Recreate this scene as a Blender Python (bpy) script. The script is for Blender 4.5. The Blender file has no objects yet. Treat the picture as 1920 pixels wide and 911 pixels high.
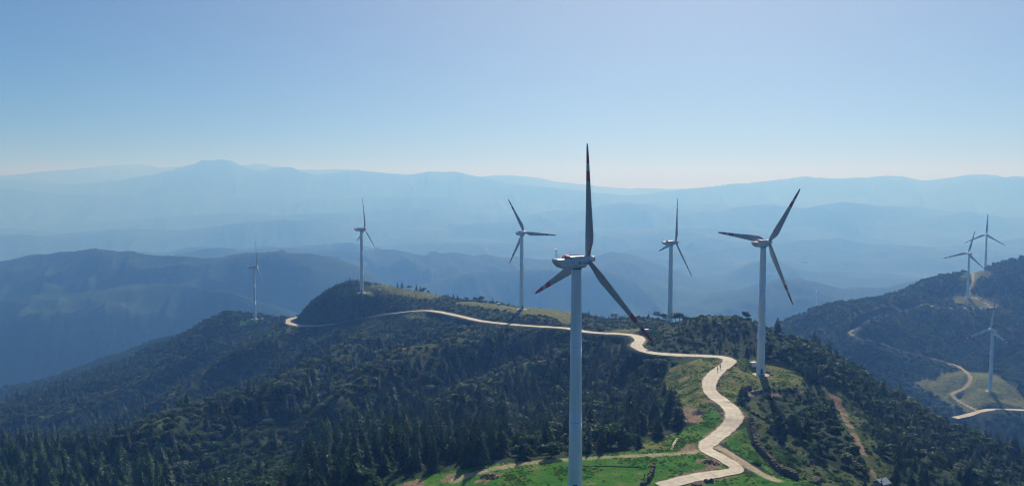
import bpy, bmesh, math, random
import numpy as np
from mathutils import Matrix, Vector
C = bpy.context
SC = C.scene
COL = SC.collection
random.seed(7)
RNG = np.random.default_rng(11)

# ------------------------------------------------------------------ camera, sky, sun, exposure
FPX, CX, CY, PITCH = 1387.0, 960.0, 455.5, math.atan(90.0 / 1387.0)
S = 0.676                                   # metres per unit of the depth table below
cam = bpy.data.cameras.new('camera')
cam.sensor_width = 36.0
cam.lens = 36.0 * FPX / 1920.0
cam.clip_start = 1.0
cam.clip_end = 60000.0
camo = bpy.data.objects.new('camera', cam)
COL.objects.link(camo)
camo.location = (0, 0, 0)
camo.rotation_euler = (math.radians(90) - PITCH, 0, 0)
SC.camera = camo

SUN_EL, SUN_AZ = math.radians(34), math.radians(14)     # azimuth clockwise from +Y
world = bpy.data.worlds.new('World')
SC.world = world
world.use_nodes = True
wn, wl = world.node_tree.nodes, world.node_tree.links
bg = wn['Background']
sky = wn.new('ShaderNodeTexSky')
sky.sky_type = 'NISHITA'
sky.sun_disc = False
sky.sun_elevation = SUN_EL
sky.sun_rotation = SUN_AZ
sky.altitude = 1500
sky.air_density = 1.0
sky.dust_density = 2.2
sky.ozone_density = 4.0
tint = wn.new('ShaderNodeMix')
tint.data_type = 'RGBA'
tint.blend_type = 'MULTIPLY'
tint.inputs[0].default_value = 1.0
tint.inputs[7].default_value = (0.27, 0.51, 0.69, 1)
wl.new(sky.outputs[0], tint.inputs[6])
tco = wn.new('ShaderNodeTexCoord')
dot = wn.new('ShaderNodeVectorMath')
dot.operation = 'DOT_PRODUCT'
dot.inputs[1].default_value = (math.sin(SUN_AZ) * math.cos(SUN_EL), math.cos(SUN_AZ) * math.cos(SUN_EL), math.sin(SUN_EL))
wl.new(tco.outputs['Generated'], dot.inputs[0])
pw = wn.new('ShaderNodeMath')
pw.operation = 'POWER'
pw.use_clamp = True
wl.new(dot.outputs['Value'], pw.inputs[0])
pw.inputs[1].default_value = 5.0
glow = wn.new('ShaderNodeMix')
glow.data_type = 'RGBA'
glow.blend_type = 'ADD'
glow.inputs[7].default_value = (4.9, 3.2, 0.2, 1)
wl.new(pw.outputs[0], glow.inputs[0])
wl.new(tint.outputs[2], glow.inputs[6])
wl.new(glow.outputs[2], bg.inputs[0])
bg.inputs[1].default_value = 0.066
sun = bpy.data.lights.new('sun', 'SUN')
sun.energy = 5.0
sun.angle = math.radians(0.5)
sun.color = (1.0, 0.985, 0.95)
suno = bpy.data.objects.new('sun', sun)
COL.objects.link(suno)
sdir = Vector((math.sin(SUN_AZ) * math.cos(SUN_EL), math.cos(SUN_AZ) * math.cos(SUN_EL), math.sin(SUN_EL)))
suno.rotation_euler = sdir.to_track_quat('Z', 'Y').to_euler()
suno.location = (0, 0, 400)
SC.view_settings.view_transform = 'Standard'
SC.view_settings.look = 'None'
SC.view_settings.exposure = 0.0
SC.view_settings.gamma = 1.0
SC.cycles.use_denoising = True
SC.cycles.denoiser = 'OPENIMAGEDENOISE'
SC.cycles.denoising_prefilter = 'ACCURATE'
SC.cycles.use_adaptive_sampling = False
SC.cycles.filter_width = 1.15
SC.cycles.volume_bounces = 2
SC.cycles.max_bounces = 6
SC.cycles.transparent_max_bounces = 6
HAZE_DENSITY, HAZE_G = 0.00042, 0.30
HAZE_COLOR, HAZE_ABSORB = (0.135, 0.345, 0.90, 1), (0.98, 0.82, 0.40, 1)

# ------------------------------------------------------------------ picture <-> place
cp, sp = math.cos(PITCH), math.sin(PITCH)
FWD, UPV, RGT = np.array([0, cp, -sp]), np.array([0, sp, cp]), np.array([1.0, 0, 0])


def at(px, py, d):
    """the point on the ray of photo pixel (px, py) at depth d metres"""
    px, py, d = np.asarray(px, float), np.asarray(py, float), np.asarray(d, float)
    v = FWD + RGT * ((px - CX) / FPX)[..., None] + UPV * ((CY - py) / FPX)[..., None]
    return v * d[..., None]


def proj(x, y, z):
    d = y * cp - z * sp
    d = np.where(np.abs(d) < 1e-3, 1e-3, d)
    return CX + FPX * x / d, CY - FPX * (y * sp + z * cp) / d, d


# ------------------------------------------------------------------ numpy noise
def _h(i, j, s):
    n = (i.astype(np.int64) * 374761393 + j.astype(np.int64) * 668265263 + s * 974634777) & 0xffffffff
    n = ((n ^ (n >> 13)) * 1274126177) & 0xffffffff
    n = n ^ (n >> 16)
    return (n & 0xffff) / 65535.0


def vnoise(x, y, s=0):
    i, j = np.floor(x), np.floor(y)
    u, v = x - i, y - j
    u, v = u * u * u * (u * (6 * u - 15) + 10), v * v * v * (v * (6 * v - 15) + 10)
    a, b, c, d = _h(i, j, s), _h(i + 1, j, s), _h(i, j + 1, s), _h(i + 1, j + 1, s)
    return (a + (b - a) * u) * (1 - v) + (c + (d - c) * u) * v - 0.5


def fbm(x, y, sc, oct=4, s=0):
    o, a, t = 0, 1.0, 0
    for k in range(oct):
        o = o + a * vnoise(x / sc + 13.7 * k, y / sc - 7.1 * k, s + k)
        t += a
        a *= 0.5
        sc *= 0.48
    return o / t * 1.6


def ridged(x, y, sc, oct=3, s=0):
    o, a, t = 0, 1.0, 0
    for k in range(oct):
        o = o + a * (1 - np.abs(vnoise(x / sc + 3.3 * k, y / sc + 9.1 * k, s + k)) * 4)
        t += a
        a *= 0.5
        sc *= 0.5
    return o / t


# ------------------------------------------------------------------ terrain: control points (photo pixel, depth)
ROAD_PX = [(1238, 911.5, 240), (1270, 902, 243), (1300, 895, 247), (1335, 889, 250), (1368, 884, 252), (1383, 880, 255),
           (1374, 870, 260), (1350, 856, 267), (1330, 846, 274), (1322, 838, 280), (1332, 827, 287), (1352, 812, 297), (1370, 795, 307), (1377, 780, 314),
           (1367, 762, 330), (1347, 747, 348), (1331, 732, 362), (1331, 714, 380), (1343, 698, 398), (1362, 684, 415),
           (1368, 675, 425), (1352, 669, 436), (1320, 667, 442), (1280, 665.5, 446), (1245, 663.5, 450), (1222, 661, 455), (1203, 655, 465), (1193, 647, 480),
           (1200, 637, 502), (1190, 629, 525), (1160, 625.5, 545), (1125, 624, 560), (1095, 621, 575), (1062, 615, 605), (1000, 611, 640),
           (950, 607, 670), (900, 601, 702), (860, 592, 735), (820, 584, 765), (790, 582, 785), (745, 586, 805), (700, 592, 830),
           (660, 600, 852), (620, 608, 872), (580, 611, 885), (552, 608.5, 895), (538, 603, 908), (545, 597.5, 925), (560, 594, 945)]
ROAD_W = [4.0] * 10 + [5.1] * 40
CP = [  # bench
    (740, 911, 242), (850, 880, 256), (930, 868, 262), (1060, 856, 268), (1110, 852, 270), (1200, 843, 275), (1265, 835, 280),
    (1100, 900, 246), (1200, 890, 251), (1000, 895, 248), (860, 905, 246), (1440, 895, 250), (1500, 905, 246), (1400, 905, 244), (1540, 915, 242),
    # edge of the bench and the hollow beyond
    (640, 911, 262), (700, 870, 285), (700, 850, 305), (600, 880, 325), (500, 900, 370), (850, 850, 290), (1000, 840, 300), (1100, 830, 305), (1200, 815, 315),
    (1250, 790, 330), (1290, 770, 335), (1300, 800, 305), (1230, 830, 295),
    (660, 830, 390), (1000, 800, 400), (1150, 790, 380), (850, 820, 390),
    # far side of the hollow, up to the road
    (1000, 750, 500), (1000, 690, 570), (1100, 750, 465), (1100, 690, 520), (1180, 720, 450), (1180, 670, 490), (1260, 690, 420), (1230, 740, 395), (1300, 700, 408), (1080, 640, 570),
    (1150, 650, 525),
    (925, 630, 640), (851, 666, 600), (790, 695, 570), (746, 719, 540), (705, 743, 510),
    (800, 640, 695), (720, 700, 625), (660, 740, 565), (800, 760, 515), (900, 720, 545), (900, 780, 475), (700, 800, 465), (600, 830, 435), (500, 860, 425),
    (721, 629, 725), (652, 674, 650), (602, 723, 590), (541, 747, 550), (509, 772, 518), (387, 804, 495), (277, 857, 430),
    (600, 640, 800), (500, 700, 760), (400, 760, 705), (300, 810, 640), (200, 830, 620), (540, 660, 820),
    (150, 925, 350), (20, 905, 370), (0, 840, 425), (70, 850, 415), (280, 915, 365), (380, 900, 400), (-100, 850, 430), (-200, 930, 350),
    (478, 598, 1047), (473, 588, 1070), (422, 591, 1060), (394, 607, 1050), (349, 637, 1030), (293, 662, 1010), (244, 687, 1000), (142, 709, 980), (81, 735, 960), (0, 752, 940), (-120, 790, 920), (-250, 830, 900),
    (510, 625, 985), (440, 640, 975), (350, 690, 920), (250, 740, 860), (100, 790, 790), (0, 800, 765),
    # the crest behind the road
    (557, 588, 955), (580, 562, 925), (610, 553, 905), (640, 549, 890), (680, 548.5, 870), (720, 546, 868), (760, 550, 850), (800, 557, 830), (850, 564, 800), (900, 569.5, 772), (950, 573, 745),
    (978, 580, 716), (980, 574, 735), (1020, 576, 720), (1050, 583, 705), (1090, 590, 690), (1110, 597, 690), (1150, 600, 690), (1190, 599, 690), (1220, 594, 682), (1245, 606, 660), (1256, 615, 641),
    (640, 598, 872), (700, 572, 848), (740, 570, 832), (820, 572, 790), (900, 590, 725), (950, 594, 695), (1000, 600, 662), (1040, 600, 650), (1120, 615, 590), (1180, 616, 575), (1215, 622, 560), (610, 580, 895), (570, 597, 915),
    # the mound and the slope right of the road
    (1228, 645, 480), (1260, 621, 490), (1300, 602, 500), (1355, 591, 502), (1400, 596, 497), (1430, 616, 494), (1470, 632, 505),
    (1245, 659, 462), (1300, 658, 455), (1400, 667, 446), (1330, 625, 482),
    (1428, 703, 414), (1480, 700, 406), (1500, 722, 390), (1400, 728, 378), (1440, 732, 374), (1395, 690, 412),
    (1430, 750, 350), (1440, 775, 335), (1420, 800, 314), (1450, 850, 290), (1480, 885, 266), (1560, 850, 285), (1520, 780, 330), (1550, 740, 385), (1600, 800, 335), (1650, 850, 295), (1650, 911, 262),
    (1530, 660, 478), (1560, 687, 465), (1620, 720, 445), (1700, 768, 428), (1760, 797, 420), (1860, 837, 392), (1920, 872, 370), (2020, 920, 350), (1920, 925, 325), (1800, 885, 310), (1720, 820, 370), (1750, 925, 270),
    # the hill on the right
    (1440, 625, 1150), (1470, 611, 1150), (1524, 584, 1150), (1556, 572, 1160), (1589, 567, 1180), (1625, 563, 1190), (1674, 558, 1200), (1686, 549, 1250), (1719, 534, 1300), (1759, 521, 1330), (1800, 515, 1350), (1824, 511, 1372),
    (1847, 513, 1404), (1850, 507, 1430), (1881, 490, 1440), (1920, 478, 1450), (1990, 457, 1480), (1815, 558, 1232), (1790, 558, 1236), (1840, 560, 1222), (1860, 576, 1190),
    (1700, 600, 1130), (1600, 600, 1085), (1600, 640, 1030), (1700, 650, 1040), (1800, 620, 1105), (1900, 560, 1260), (1920, 620, 1100), (1700, 700, 985), (1800, 680, 1000), (1780, 700, 950), (1857, 733, 890),
    (1800, 740, 905), (1920, 700, 1000), (1910, 752, 870), (1815, 776, 850), (1925, 768.5, 838), (1905, 803, 806), (1560, 630, 1065), (1500, 625, 1120), (1880, 720, 905), (1750, 560, 1240), (1800, 577, 1180),
    # the spur beyond the slope on the left
    (-80, 770, 1420), (41, 731, 1450), (98, 709, 1480), (183, 678, 1500), (228, 664, 1520), (293, 640, 1550), (346, 634, 1560), (400, 660, 1600)]
WP = [  # world points: far sides and hidden ground (photo x, depth, height in depth-table units)
    (60, 1220, -345), (150, 1220, -330), (300, 1250, -290), (400, 1280, -270), (-100, 1250, -360), (150, 1750, -430), (300, 1850, -430), (0, 1650, -440), (450, 1250, -235), (450, 1500, -330),
    (540, 1150, -215), (640, 1050, -180), (640, 1300, -300), (760, 1000, -165), (760, 1250, -290), (860, 930, -150), (980, 880, -150), (980, 1100, -270), (1100, 830, -165), (1100, 1050, -280), (1200, 820, -160),
    (1200, 1050, -280), (1300, 620, -115), (1300, 800, -180), (1300, 1050, -290), (1400, 600, -125), (1400, 760, -200), (1400, 1000, -300), (1480, 650, -165), (1480, 800, -250), (1560, 620, -180),
    (1600, 760, -255), (1700, 600, -205), (1700, 760, -275), (1800, 560, -215), (1800, 720, -275), (1920, 560, -235), (1920, 700, -280), (2050, 700, -290),
    (1480, 1400, -330), (1560, 1350, -290), (1650, 1420, -290), (1740, 1550, -270), (1828, 1834, -250), (1940, 1700, -188), (2000, 2000, -290), (1440, 1250, -270), (1400, 1300, -330)]


def build_rbf():
    P = [at(a, b, d * S) for a, b, d in CP] + [at(a, b, d * S) for a, b, d in ROAD_PX]
    P += [np.array([(a - CX) / FPX * d * S, d * S, z * S]) for a, d, z in WP]
    P += [np.array(v, float) for v in ((0, 20, -73), (0, -200, -95), (150, 20, -88), (-150, 20, -98), (300, -100, -130), (-300, -100, -130), (-230, 150, -112), (200, 100, -84), (10, 130, -65), (80, 120, -67), (-60, 120, -75))]
    P = np.array(P)
    keep = [0]
    for i in range(1, len(P)):
        if np.min(np.hypot(*(P[keep, :2] - P[i, :2]).T)) > 1.2:
            keep.append(i)
    P = P[keep]
    c = 12.0
    A = np.sqrt(((P[:, None, :2] - P[None, :, :2]) ** 2).sum(-1) + c * c)
    n = len(P)
    M = np.zeros((n + 1, n + 1))
    M[:n, :n] = A - np.eye(n) * 1.5            # a little smoothing
    M[:n, n] = M[n, :n] = 1
    w = np.linalg.solve(M, np.append(P[:, 2], 0))
    return P, w, c


RP, RW, RC = build_rbf()


def rbf(x, y):
    x, y = np.asarray(x, float).ravel(), np.asarray(y, float).ravel()
    o = np.empty(len(x))
    for i in range(0, len(x), 20000):
        s = slice(i, i + 20000)
        o[s] = np.sqrt((x[s, None] - RP[None, :, 0]) ** 2 + (y[s, None] - RP[None, :, 1]) ** 2 + RC * RC) @ RW[:-1] + RW[-1]
    return o


# far ranges: skyline (photo pixels), depth, half-width
RANGES = [
    (2350, 480, [(-400, 560), (-200, 510), (0, 493), (41, 484), (81, 478), (118, 471), (142, 472), (179, 465), (215, 470), (244, 469), (280, 477), (325, 477), (365, 480), (406, 481), (447, 474), (487, 472), (528, 473), (554, 477), (577, 475), (610, 482),
                 (640, 490), (680, 504), (720, 530), (760, 570), (800, 620)]),
    (3300, 520, [(540, 540), (580, 510), (610, 496), (640, 489), (701, 497), (774, 476), (810, 479), (851, 493), (900, 506), (938, 514), (1000, 520), (1060, 530), (1150, 545), (1250, 570)]),
    (1900, 330, [(-300, 640), (-100, 590), (0, 560), (60, 553), (150, 548), (230, 533), (300, 528), (370, 536), (440, 548), (520, 572), (600, 600), (700, 640)]),
    (2900, 500, [(700, 560), (800, 530), (880, 512), (965, 511), (1013, 506), (1060, 512), (1127, 505), (1160, 512), (1220, 532), (1280, 548), (1360, 570), (1450, 590)]),
    (3600, 500, [(250, 510), (333, 478), (380, 467), (425, 464), (455, 471), (487, 469), (530, 464), (600, 470), (640, 469), (690, 473), (727, 466), (766, 472), (800, 478), (835, 473), (859, 474), (890, 480), (908, 476), (940, 482), (1005, 486), (1070, 492), (1107, 484),
                 (1143, 470), (1180, 476), (1208, 486), (1260, 505), (1320, 525)]),
    (2800, 260, [(1400, 640), (1440, 600), (1475, 579), (1495, 573), (1524, 573), (1560, 590), (1620, 620)]),
    (3250, 450, [(1180, 600), (1280, 571), (1320, 561), (1357, 553), (1398, 551), (1434, 535), (1459, 526), (1475, 524), (1507, 527), (1540, 533), (1589, 544), (1625, 543), (1670, 540), (1710, 531), (1760, 520), (1850, 520), (1950, 530)]),
    (4600, 420, [(1400, 540), (1460, 524), (1507, 518), (1532, 523), (1560, 516), (1589, 517), (1625, 530), (1700, 545)]),
    (5200, 550, [(1430, 520), (1470, 507), (1507, 500), (1556, 494), (1590, 499), (1610, 500), (1645, 492), (1686, 488), (1723, 489), (1751, 498), (1775, 508), (1830, 520)]),
    (6000, 600, [(-300, 480), (-100, 478), (0, 473), (36, 469), (73, 472), (130, 484), (250, 495)]),
    (6600, 650, [(-300, 440), (0, 446), (100, 440), (170, 434), (244, 427), (300, 431), (360, 430), (440, 418), (500, 413), (600, 412), (680, 418), (760, 415), (850, 420), (940, 416), (1040, 424), (1150, 430), (1280, 429), (1353, 428), (1426, 430), (1500, 428), (1589, 424), (1637, 422), (1700, 426), (1800, 440)]),
    (7900, 700, [(-300, 420), (0, 425), (200, 415), (330, 405), (447, 398), (520, 404), (568, 400), (640, 401), (690, 397), (750, 389), (802, 391), (851, 397), (924, 401), (980, 404), (1038, 393), (1090, 394), (1152, 380), (1200, 380), (1241, 389), (1280, 395), (1353, 395), (1385, 386), (1426, 383), (1459, 385), (1510, 392),
                 (1564, 379), (1597, 379), (1654, 386), (1719, 387), (1780, 396), (1900, 398)]),
    (7000, 550, [(1560, 440), (1637, 426), (1678, 421), (1747, 407), (1808, 396), (1849, 402), (1889, 407), (1940, 404), (2100, 420)]),
    (9300, 900, [(-400, 330), (-100, 338), (0, 352), (100, 362), (250, 366), (400, 362), (560, 372), (700, 366), (900, 374), (1100, 380)]),
    (10500, 1000, [(-400, 325), (-150, 325), (0, 334), (41, 338), (114, 345), (162, 345), (191, 342), (244, 334), (284, 328), (325, 319), (365, 308), (406, 299), (422, 298), (439, 301), (467, 314), (487, 321), (516, 315), (544, 311), (569, 322), (601, 328), (640, 322), (681, 321), (721, 324), (770, 330),
                   (794, 322), (823, 321), (859, 322), (900, 332), (965, 344), (1046, 352), (1120, 362), (1250, 372)]),
    (10500, 1000, [(1120, 372), (1220, 362), (1280, 354), (1308, 351), (1335, 350), (1365, 343), (1385, 345), (1434, 338), (1475, 336), (1507, 329), (1532, 333), (1564, 335), (1604, 334), (1637, 332), (1666, 328), (1694, 332), (1719, 338), (1767, 335), (1808, 328), (1849, 327), (1889, 332), (1909, 330), (2000, 326), (2300, 330)]),
    (13500, 1500, [(-400, 330), (-100, 326), (24, 329), (81, 322), (134, 318), (158, 318), (183, 312), (203, 314), (219, 307), (236, 311), (268, 307), (292, 312), (309, 315), (333, 310), (380, 316), (459, 310), (487, 305), (516, 312), (569, 318), (640, 317), (740, 326), (850, 332), (924, 331), (949, 328), (1005, 333), (1046, 341), (1150, 352), (1300, 356), (1500, 345), (1800, 340)])]
_FU = 620.0 / 1.3
for _k, _D in enumerate((3900, 4500, 5000, 5700, 6300, 7300, 8300)):
    _x = np.arange(-400, 2300, 22.0)
    _hh = 30 + 170 * np.clip(fbm(_x, _x * 0 + 5.0 * _k, 210, 3, 300 + _k) + 0.30, 0, 1) + 10 * vnoise(_x / 40, _x * 0, 320 + _k)
    RANGES.append((_D, 330 + 40 * _k, list(zip(_x, 365 + (_FU - _hh) * 1387.0 / _D))))
RANGES = [(D * (1.12 if D in (2800, 3250) else 1.3), hw * 1.2, p) for D, hw, p in RANGES]
FLOOR = -620.0 * S


def far_height(x, y):
    x, y = np.asarray(x, float).ravel(), np.asarray(y, float).ravel()
    yy = np.maximum(y, 200.0)
    px = CX + FPX * cp * x / yy
    floor = FLOOR + 14 * fbm(x, y, 900, 4, 5) + np.maximum(0, fbm(x, y * 1.3, 900, 4, 9) - 0.02) * 160 * np.clip((yy - 2300) / 1500, 0, 1)
    h = floor
    for k, (D, hw, pts) in enumerate(RANGES):
        D, hw = D * S, hw * S
        pts = np.array(pts, float)
        cd = D * (1 + 0.14 * fbm(px, px * 0 + k, 260, 2, 40 + k) * (1 if k > 0 else 0.6))
        gx = np.arange(-1500, 3600, 4.0)
        gy = np.interp(gx, pts[:, 0], pts[:, 1])
        for _ in range(3):
            gy[2:-2] = (gy[:-4] + gy[1:-3] + gy[2:-2] + gy[3:-1] + gy[4:]) / 5
        # off the crest the flanks wander, so that no line of the skyline runs straight down a slope
        tt = np.minimum(1, np.abs(y - cd) / hw)
        py = np.interp(px + 110 * fbm(x, y, hw * 1.3, 3, 500 + k) * tt, gx, gy)
        v = FWD[None] + RGT[None] * ((px - CX) / FPX)[:, None] + UPV[None] * ((CY - py) / FPX)[:, None]
        cz = v[:, 2] / v[:, 1] * cd
        jit = (vnoise(px / 7.0, px * 0, 70 + k) * 0.9 + vnoise(px / 19.0, px * 0, 90 + k) * 1.4) * D / FPX
        t = (y + 0.35 * hw * fbm(x, y, hw * 1.1, 3, 60 + k) - cd) / hw
        g = np.exp(-np.abs(t) ** 1.6)
        env = 4 * g * (1 - g)
        up = np.maximum(cz - floor, 0)
        r = ridged(x + 0.25 * y, y * 0.55 - 0.3 * x, hw * 0.75, 4, 20 + k)
        hk = floor + up * g + jit * g ** 8 + env * up * 0.55 * (r - 0.35)
        h = np.maximum(h, hk)
    return h


ROADW = None


def catmull(P, n=6):
    P = np.asarray(P, float)
    Q = np.vstack([2 * P[0] - P[1], P, 2 * P[-1] - P[-2]])
    out = []
    for i in range(1, len(Q) - 2):
        a, b, c, d = Q[i - 1], Q[i], Q[i + 1], Q[i + 2]
        for k in range(n):
            t = k / n
            out.append(0.5 * ((2 * b) + (c - a) * t + (2 * a - 5 * b + 4 * c - d) * t * t + (3 * b - a - 3 * c + d) * t ** 3))
    out.append(P[-1])
    return np.array(out)


def resample(P, step):
    s = np.append(0, np.cumsum(np.linalg.norm(np.diff(P[:, :2], axis=0), axis=1)))
    n = max(2, int(s[-1] / step))
    t = np.linspace(0, s[-1], n)
    return np.stack([np.interp(t, s, P[:, k]) for k in range(P.shape[1])], 1)


def seg_dist(x, y, L):
    """distance to polyline L (n,3) and the height of its nearest point; only within 40 m"""
    best = np.full(len(x), 1e9)
    bz = np.zeros(len(x))
    idx = np.nonzero((x > L[:, 0].min() - 40) & (x < L[:, 0].max() + 40) & (y > L[:, 1].min() - 40) & (y < L[:, 1].max() + 40))[0]
    for i in range(0, len(idx), 20000):
        q = idx[i:i + 20000]
        d = (x[q, None] - L[None, :, 0]) ** 2 + (y[q, None] - L[None, :, 1]) ** 2
        j = d.argmin(1)
        best[q] = np.sqrt(d[np.arange(len(q)), j])
        bz[q] = L[j, 2]
    return best, bz


_r = np.array([at(a, b, d * S) for a, b, d in ROAD_PX])
_r = np.column_stack([_r, ROAD_W[:len(_r)]])
ROADL = catmull(_r, 10)
ROADL = resample(ROADL, 0.7)
for _k in range(6):
    ROADL[1:-1, :] = 0.25 * ROADL[:-2] + 0.5 * ROADL[1:-1] + 0.25 * ROADL[2:]


def poly_line(pts, step=0.8):
    return resample(catmull(np.array([at(a, b, d * S) for a, b, d in pts]), 8), step)


FAR_ROAD = poly_line([(1790, 783, 845), (1815, 777.5, 850), (1840, 770, 856), (1862, 767, 858), (1890, 767, 850), (1925, 768.5, 838), (1965, 770, 824)])
TRACK = poly_line([(1338, 831, 283), (1358, 838, 277), (1376, 850, 270), (1400, 868, 260), (1425, 880, 254), (1452, 891, 248)])
BENCH_TRACK = poly_line([(1318, 842, 277), (1290, 850, 272), (1250, 854, 269), (1180, 856, 268), (1090, 861, 266), (1000, 868, 262), (920, 880, 256), (880, 892, 251), (850, 905, 246)])
FAR_TRACKS = [poly_line(p, 2.0) for p in (
    [(1857, 577, 1185), (1830, 577, 1184), (1790, 577, 1180), (1755, 576, 1180), (1735, 570, 1195), (1700, 582, 1170), (1660, 574, 1175), (1620, 566, 1182)],
    [(1690, 583, 1165), (1640, 600, 1120), (1600, 618, 1062), (1592, 623, 1055), (1610, 633, 1040), (1660, 648, 1035), (1720, 664, 1020), (1780, 680, 1000), (1803, 690, 970), (1820, 708, 935), (1808, 727, 915), (1786, 738, 905), (1796, 750, 890), (1830, 768, 862)],
    [(1824, 512, 1372), (1822, 530, 1320), (1812, 548, 1260), (1815, 558, 1235), (1835, 561, 1222), (1862, 577, 1185)])]


def in_poly(px, py, poly):
    r = np.zeros(len(px), bool)
    n = len(poly)
    for i in range(n):
        x0, y0 = poly[i]
        x1, y1 = poly[(i + 1) % n]
        if y0 == y1:
            continue
        c = ((y0 > py) != (y1 > py)) & (px < (x1 - x0) * (py - y0) / (y1 - y0) + x0)
        r ^= c
    return r


# regions of ground cover, outlined where they lie in the photo: kind, nearest and farthest depth, outline
REGIONS = [
    ('grass', 0, 300, [(735, 911), (790, 893), (850, 882), (930, 869), (1060, 857), (1110, 852), (1200, 844), (1262, 838), (1318, 845), (1335, 862), (1385, 888), (1440, 885), (1470, 893), (1500, 899), (1545, 911), (1600, 1000), (500, 1000)]),
    ('grass', 0, 330, [(1355, 830), (1330, 825), (1290, 826), (1270, 838), (1245, 842), (1262, 815), (1300, 795), (1340, 800), (1360, 815), (1400, 800), (1408, 832), (1420, 850), (1440, 872), (1455, 890), (1400, 860)]),
    ('dry', 300, 440, [(1372, 672), (1410, 668), (1470, 678), (1502, 700), (1508, 728), (1460, 728), (1400, 728), (1385, 745), (1395, 780), (1378, 775), (1350, 735), (1350, 715), (1375, 690)]),
    ('dry', 300, 450, [(1250, 690), (1330, 668), (1350, 672), (1352, 684), (1330, 712), (1320, 735), (1270, 740), (1240, 735)]),
    ('dry', 280, 420, [(1330, 700), (1318, 740), (1345, 770), (1300, 775), (1280, 770), (1255, 755), (1290, 720)]),
    ('grass', 280, 420, [(1335, 765), (1352, 778), (1362, 795), (1340, 815), (1300, 805), (1310, 785)]),
    ('dirt', 300, 420, [(1384, 733), (1400, 727), (1450, 737), (1500, 733), (1512, 728), (1506, 740), (1450, 745), (1400, 742)]),
    ('dirt', 300, 420, [(1268, 712), (1290, 704), (1296, 709), (1276, 718)]),
    ('dry', 600, 800, [(930, 562), (975, 559), (1030, 562), (1075, 578), (1085, 604), (1062, 608), (1030, 592), (975, 588), (930, 580), (880, 573), (820, 563), (780, 556), (790, 540), (870, 555)]),
    ('dry', 800, 920, [(620, 545), (640, 538), (680, 535), (730, 533), (780, 539), (840, 553), (800, 562), (740, 552), (690, 553), (640, 557)]),
    ('grass', 1000, 1100, [(430, 607), (470, 598), (492, 600), (480, 606), (450, 610)]),
    ('scrub', 450, 700, [(1225, 640), (1250, 622), (1290, 602), (1330, 590), (1380, 588), (1350, 598), (1300, 612), (1265, 628), (1240, 645), (1200, 650)]),
    ('dry', 540, 640, [(1120, 620), (1205, 615), (1240, 622), (1215, 634), (1195, 628)]),
    ('scrub', 230, 420, [(1400, 745), (1425, 755), (1450, 800), (1475, 830), (1500, 820), (1520, 850), (1570, 880), (1640, 905), (1660, 920), (1560, 925), (1490, 900), (1440, 870), (1410, 820)]),
    ('scrub', 230, 420, [(1490, 728), (1530, 722), (1575, 728), (1600, 760), (1625, 800), (1655, 850), (1672, 915), (1640, 915), (1605, 850), (1580, 800), (1550, 760), (1510, 750)]),
    ('dirt', 230, 420, [(1552, 737), (1566, 734), (1584, 762), (1600, 800), (1628, 855), (1652, 911), (1642, 911), (1617, 862), (1590, 805), (1570, 768)]),
    ('dirt', 260, 345, [(1262, 770), (1282, 762), (1300, 765), (1316, 778), (1318, 790), (1296, 795), (1270, 790)]),
    ('dry', 230, 340, [(1195, 845), (1210, 826), (1240, 820), (1262, 812), (1300, 808), (1325, 822), (1320, 846), (1262, 846)]),
    ('dirt', 230, 320, [(1272, 846), (1285, 834), (1312, 826), (1322, 836), (1316, 846), (1290, 850)]),
    ('dirt', 230, 300, [(1300, 872), (1305, 862), (1332, 855), (1345, 868), (1358, 882), (1330, 884), (1290, 890), (1280, 888)]),
    ('dirt', 230, 300, [(880, 911), (895, 895), (915, 886), (945, 886), (940, 892), (918, 900), (910, 911)]),
    ('dirt', 230, 300, [(735, 911), (800, 893), (850, 885), (900, 880), (890, 890), (830, 905), (800, 915)]),
    ('dirt', 230, 290, [(1345, 838), (1372, 850), (1395, 868), (1370, 868), (1350, 852), (1335, 842)]),
    ('dry', 820, 1300, [(1765, 562), (1790, 550), (1815, 545), (1830, 553), (1860, 566), (1885, 578), (1840, 576), (1780, 568)]),
    ('dry', 1250, 1450, [(1800, 520), (1820, 507), (1850, 507), (1870, 515), (1845, 520), (1825, 528), (1815, 545), (1805, 545)]),
    ('dry', 780, 960, [(1700, 716), (1760, 700), (1820, 690), (1870, 705), (1915, 735), (1925, 765), (1850, 760), (1815, 772), (1780, 760), (1740, 735)]),
]


def region_mask(px, py, d, kind):
    m = np.zeros(len(px), bool)
    for k, a, b, poly in REGIONS:
        if k == kind:
            m |= in_poly(px, py, poly) & (d > a * S) & (d < b * S)
    return m


PADS = [(13.5, 154.4, 9), (94.1, 276.3, 7), (92.3, 428.4, 7), (6.3, 480.5, 7), (-118.0, 578.5, 7), (-245.1, 698.5, 6), (512.9, 827.3, 7), (606.7, 944.2, 7), (389.2, 593.3, 7)]
PADZ = [-63.9, -68.0, -77.6, -74.8, -76.9, -117.9, -115.4, -100.7, -159.3]


_anc = [at(a, b, d * S)[:2] for a, b, d in ROAD_PX[::2]] + [p[:2] for p in PADS]
for _a, _b, _d in CP:
    if (_d > 540 and _b < 640 and _a < 1260) or (_a < 480 and _d >= 940) or (_a > 1430 and _d > 1140) or (1220 < _a and 440 < _d < 510) or (_a > 1500 and 360 < _d < 480):
        _anc.append(at(_a, _b, _d * S)[:2])
_anc = np.array(_anc)


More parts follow.
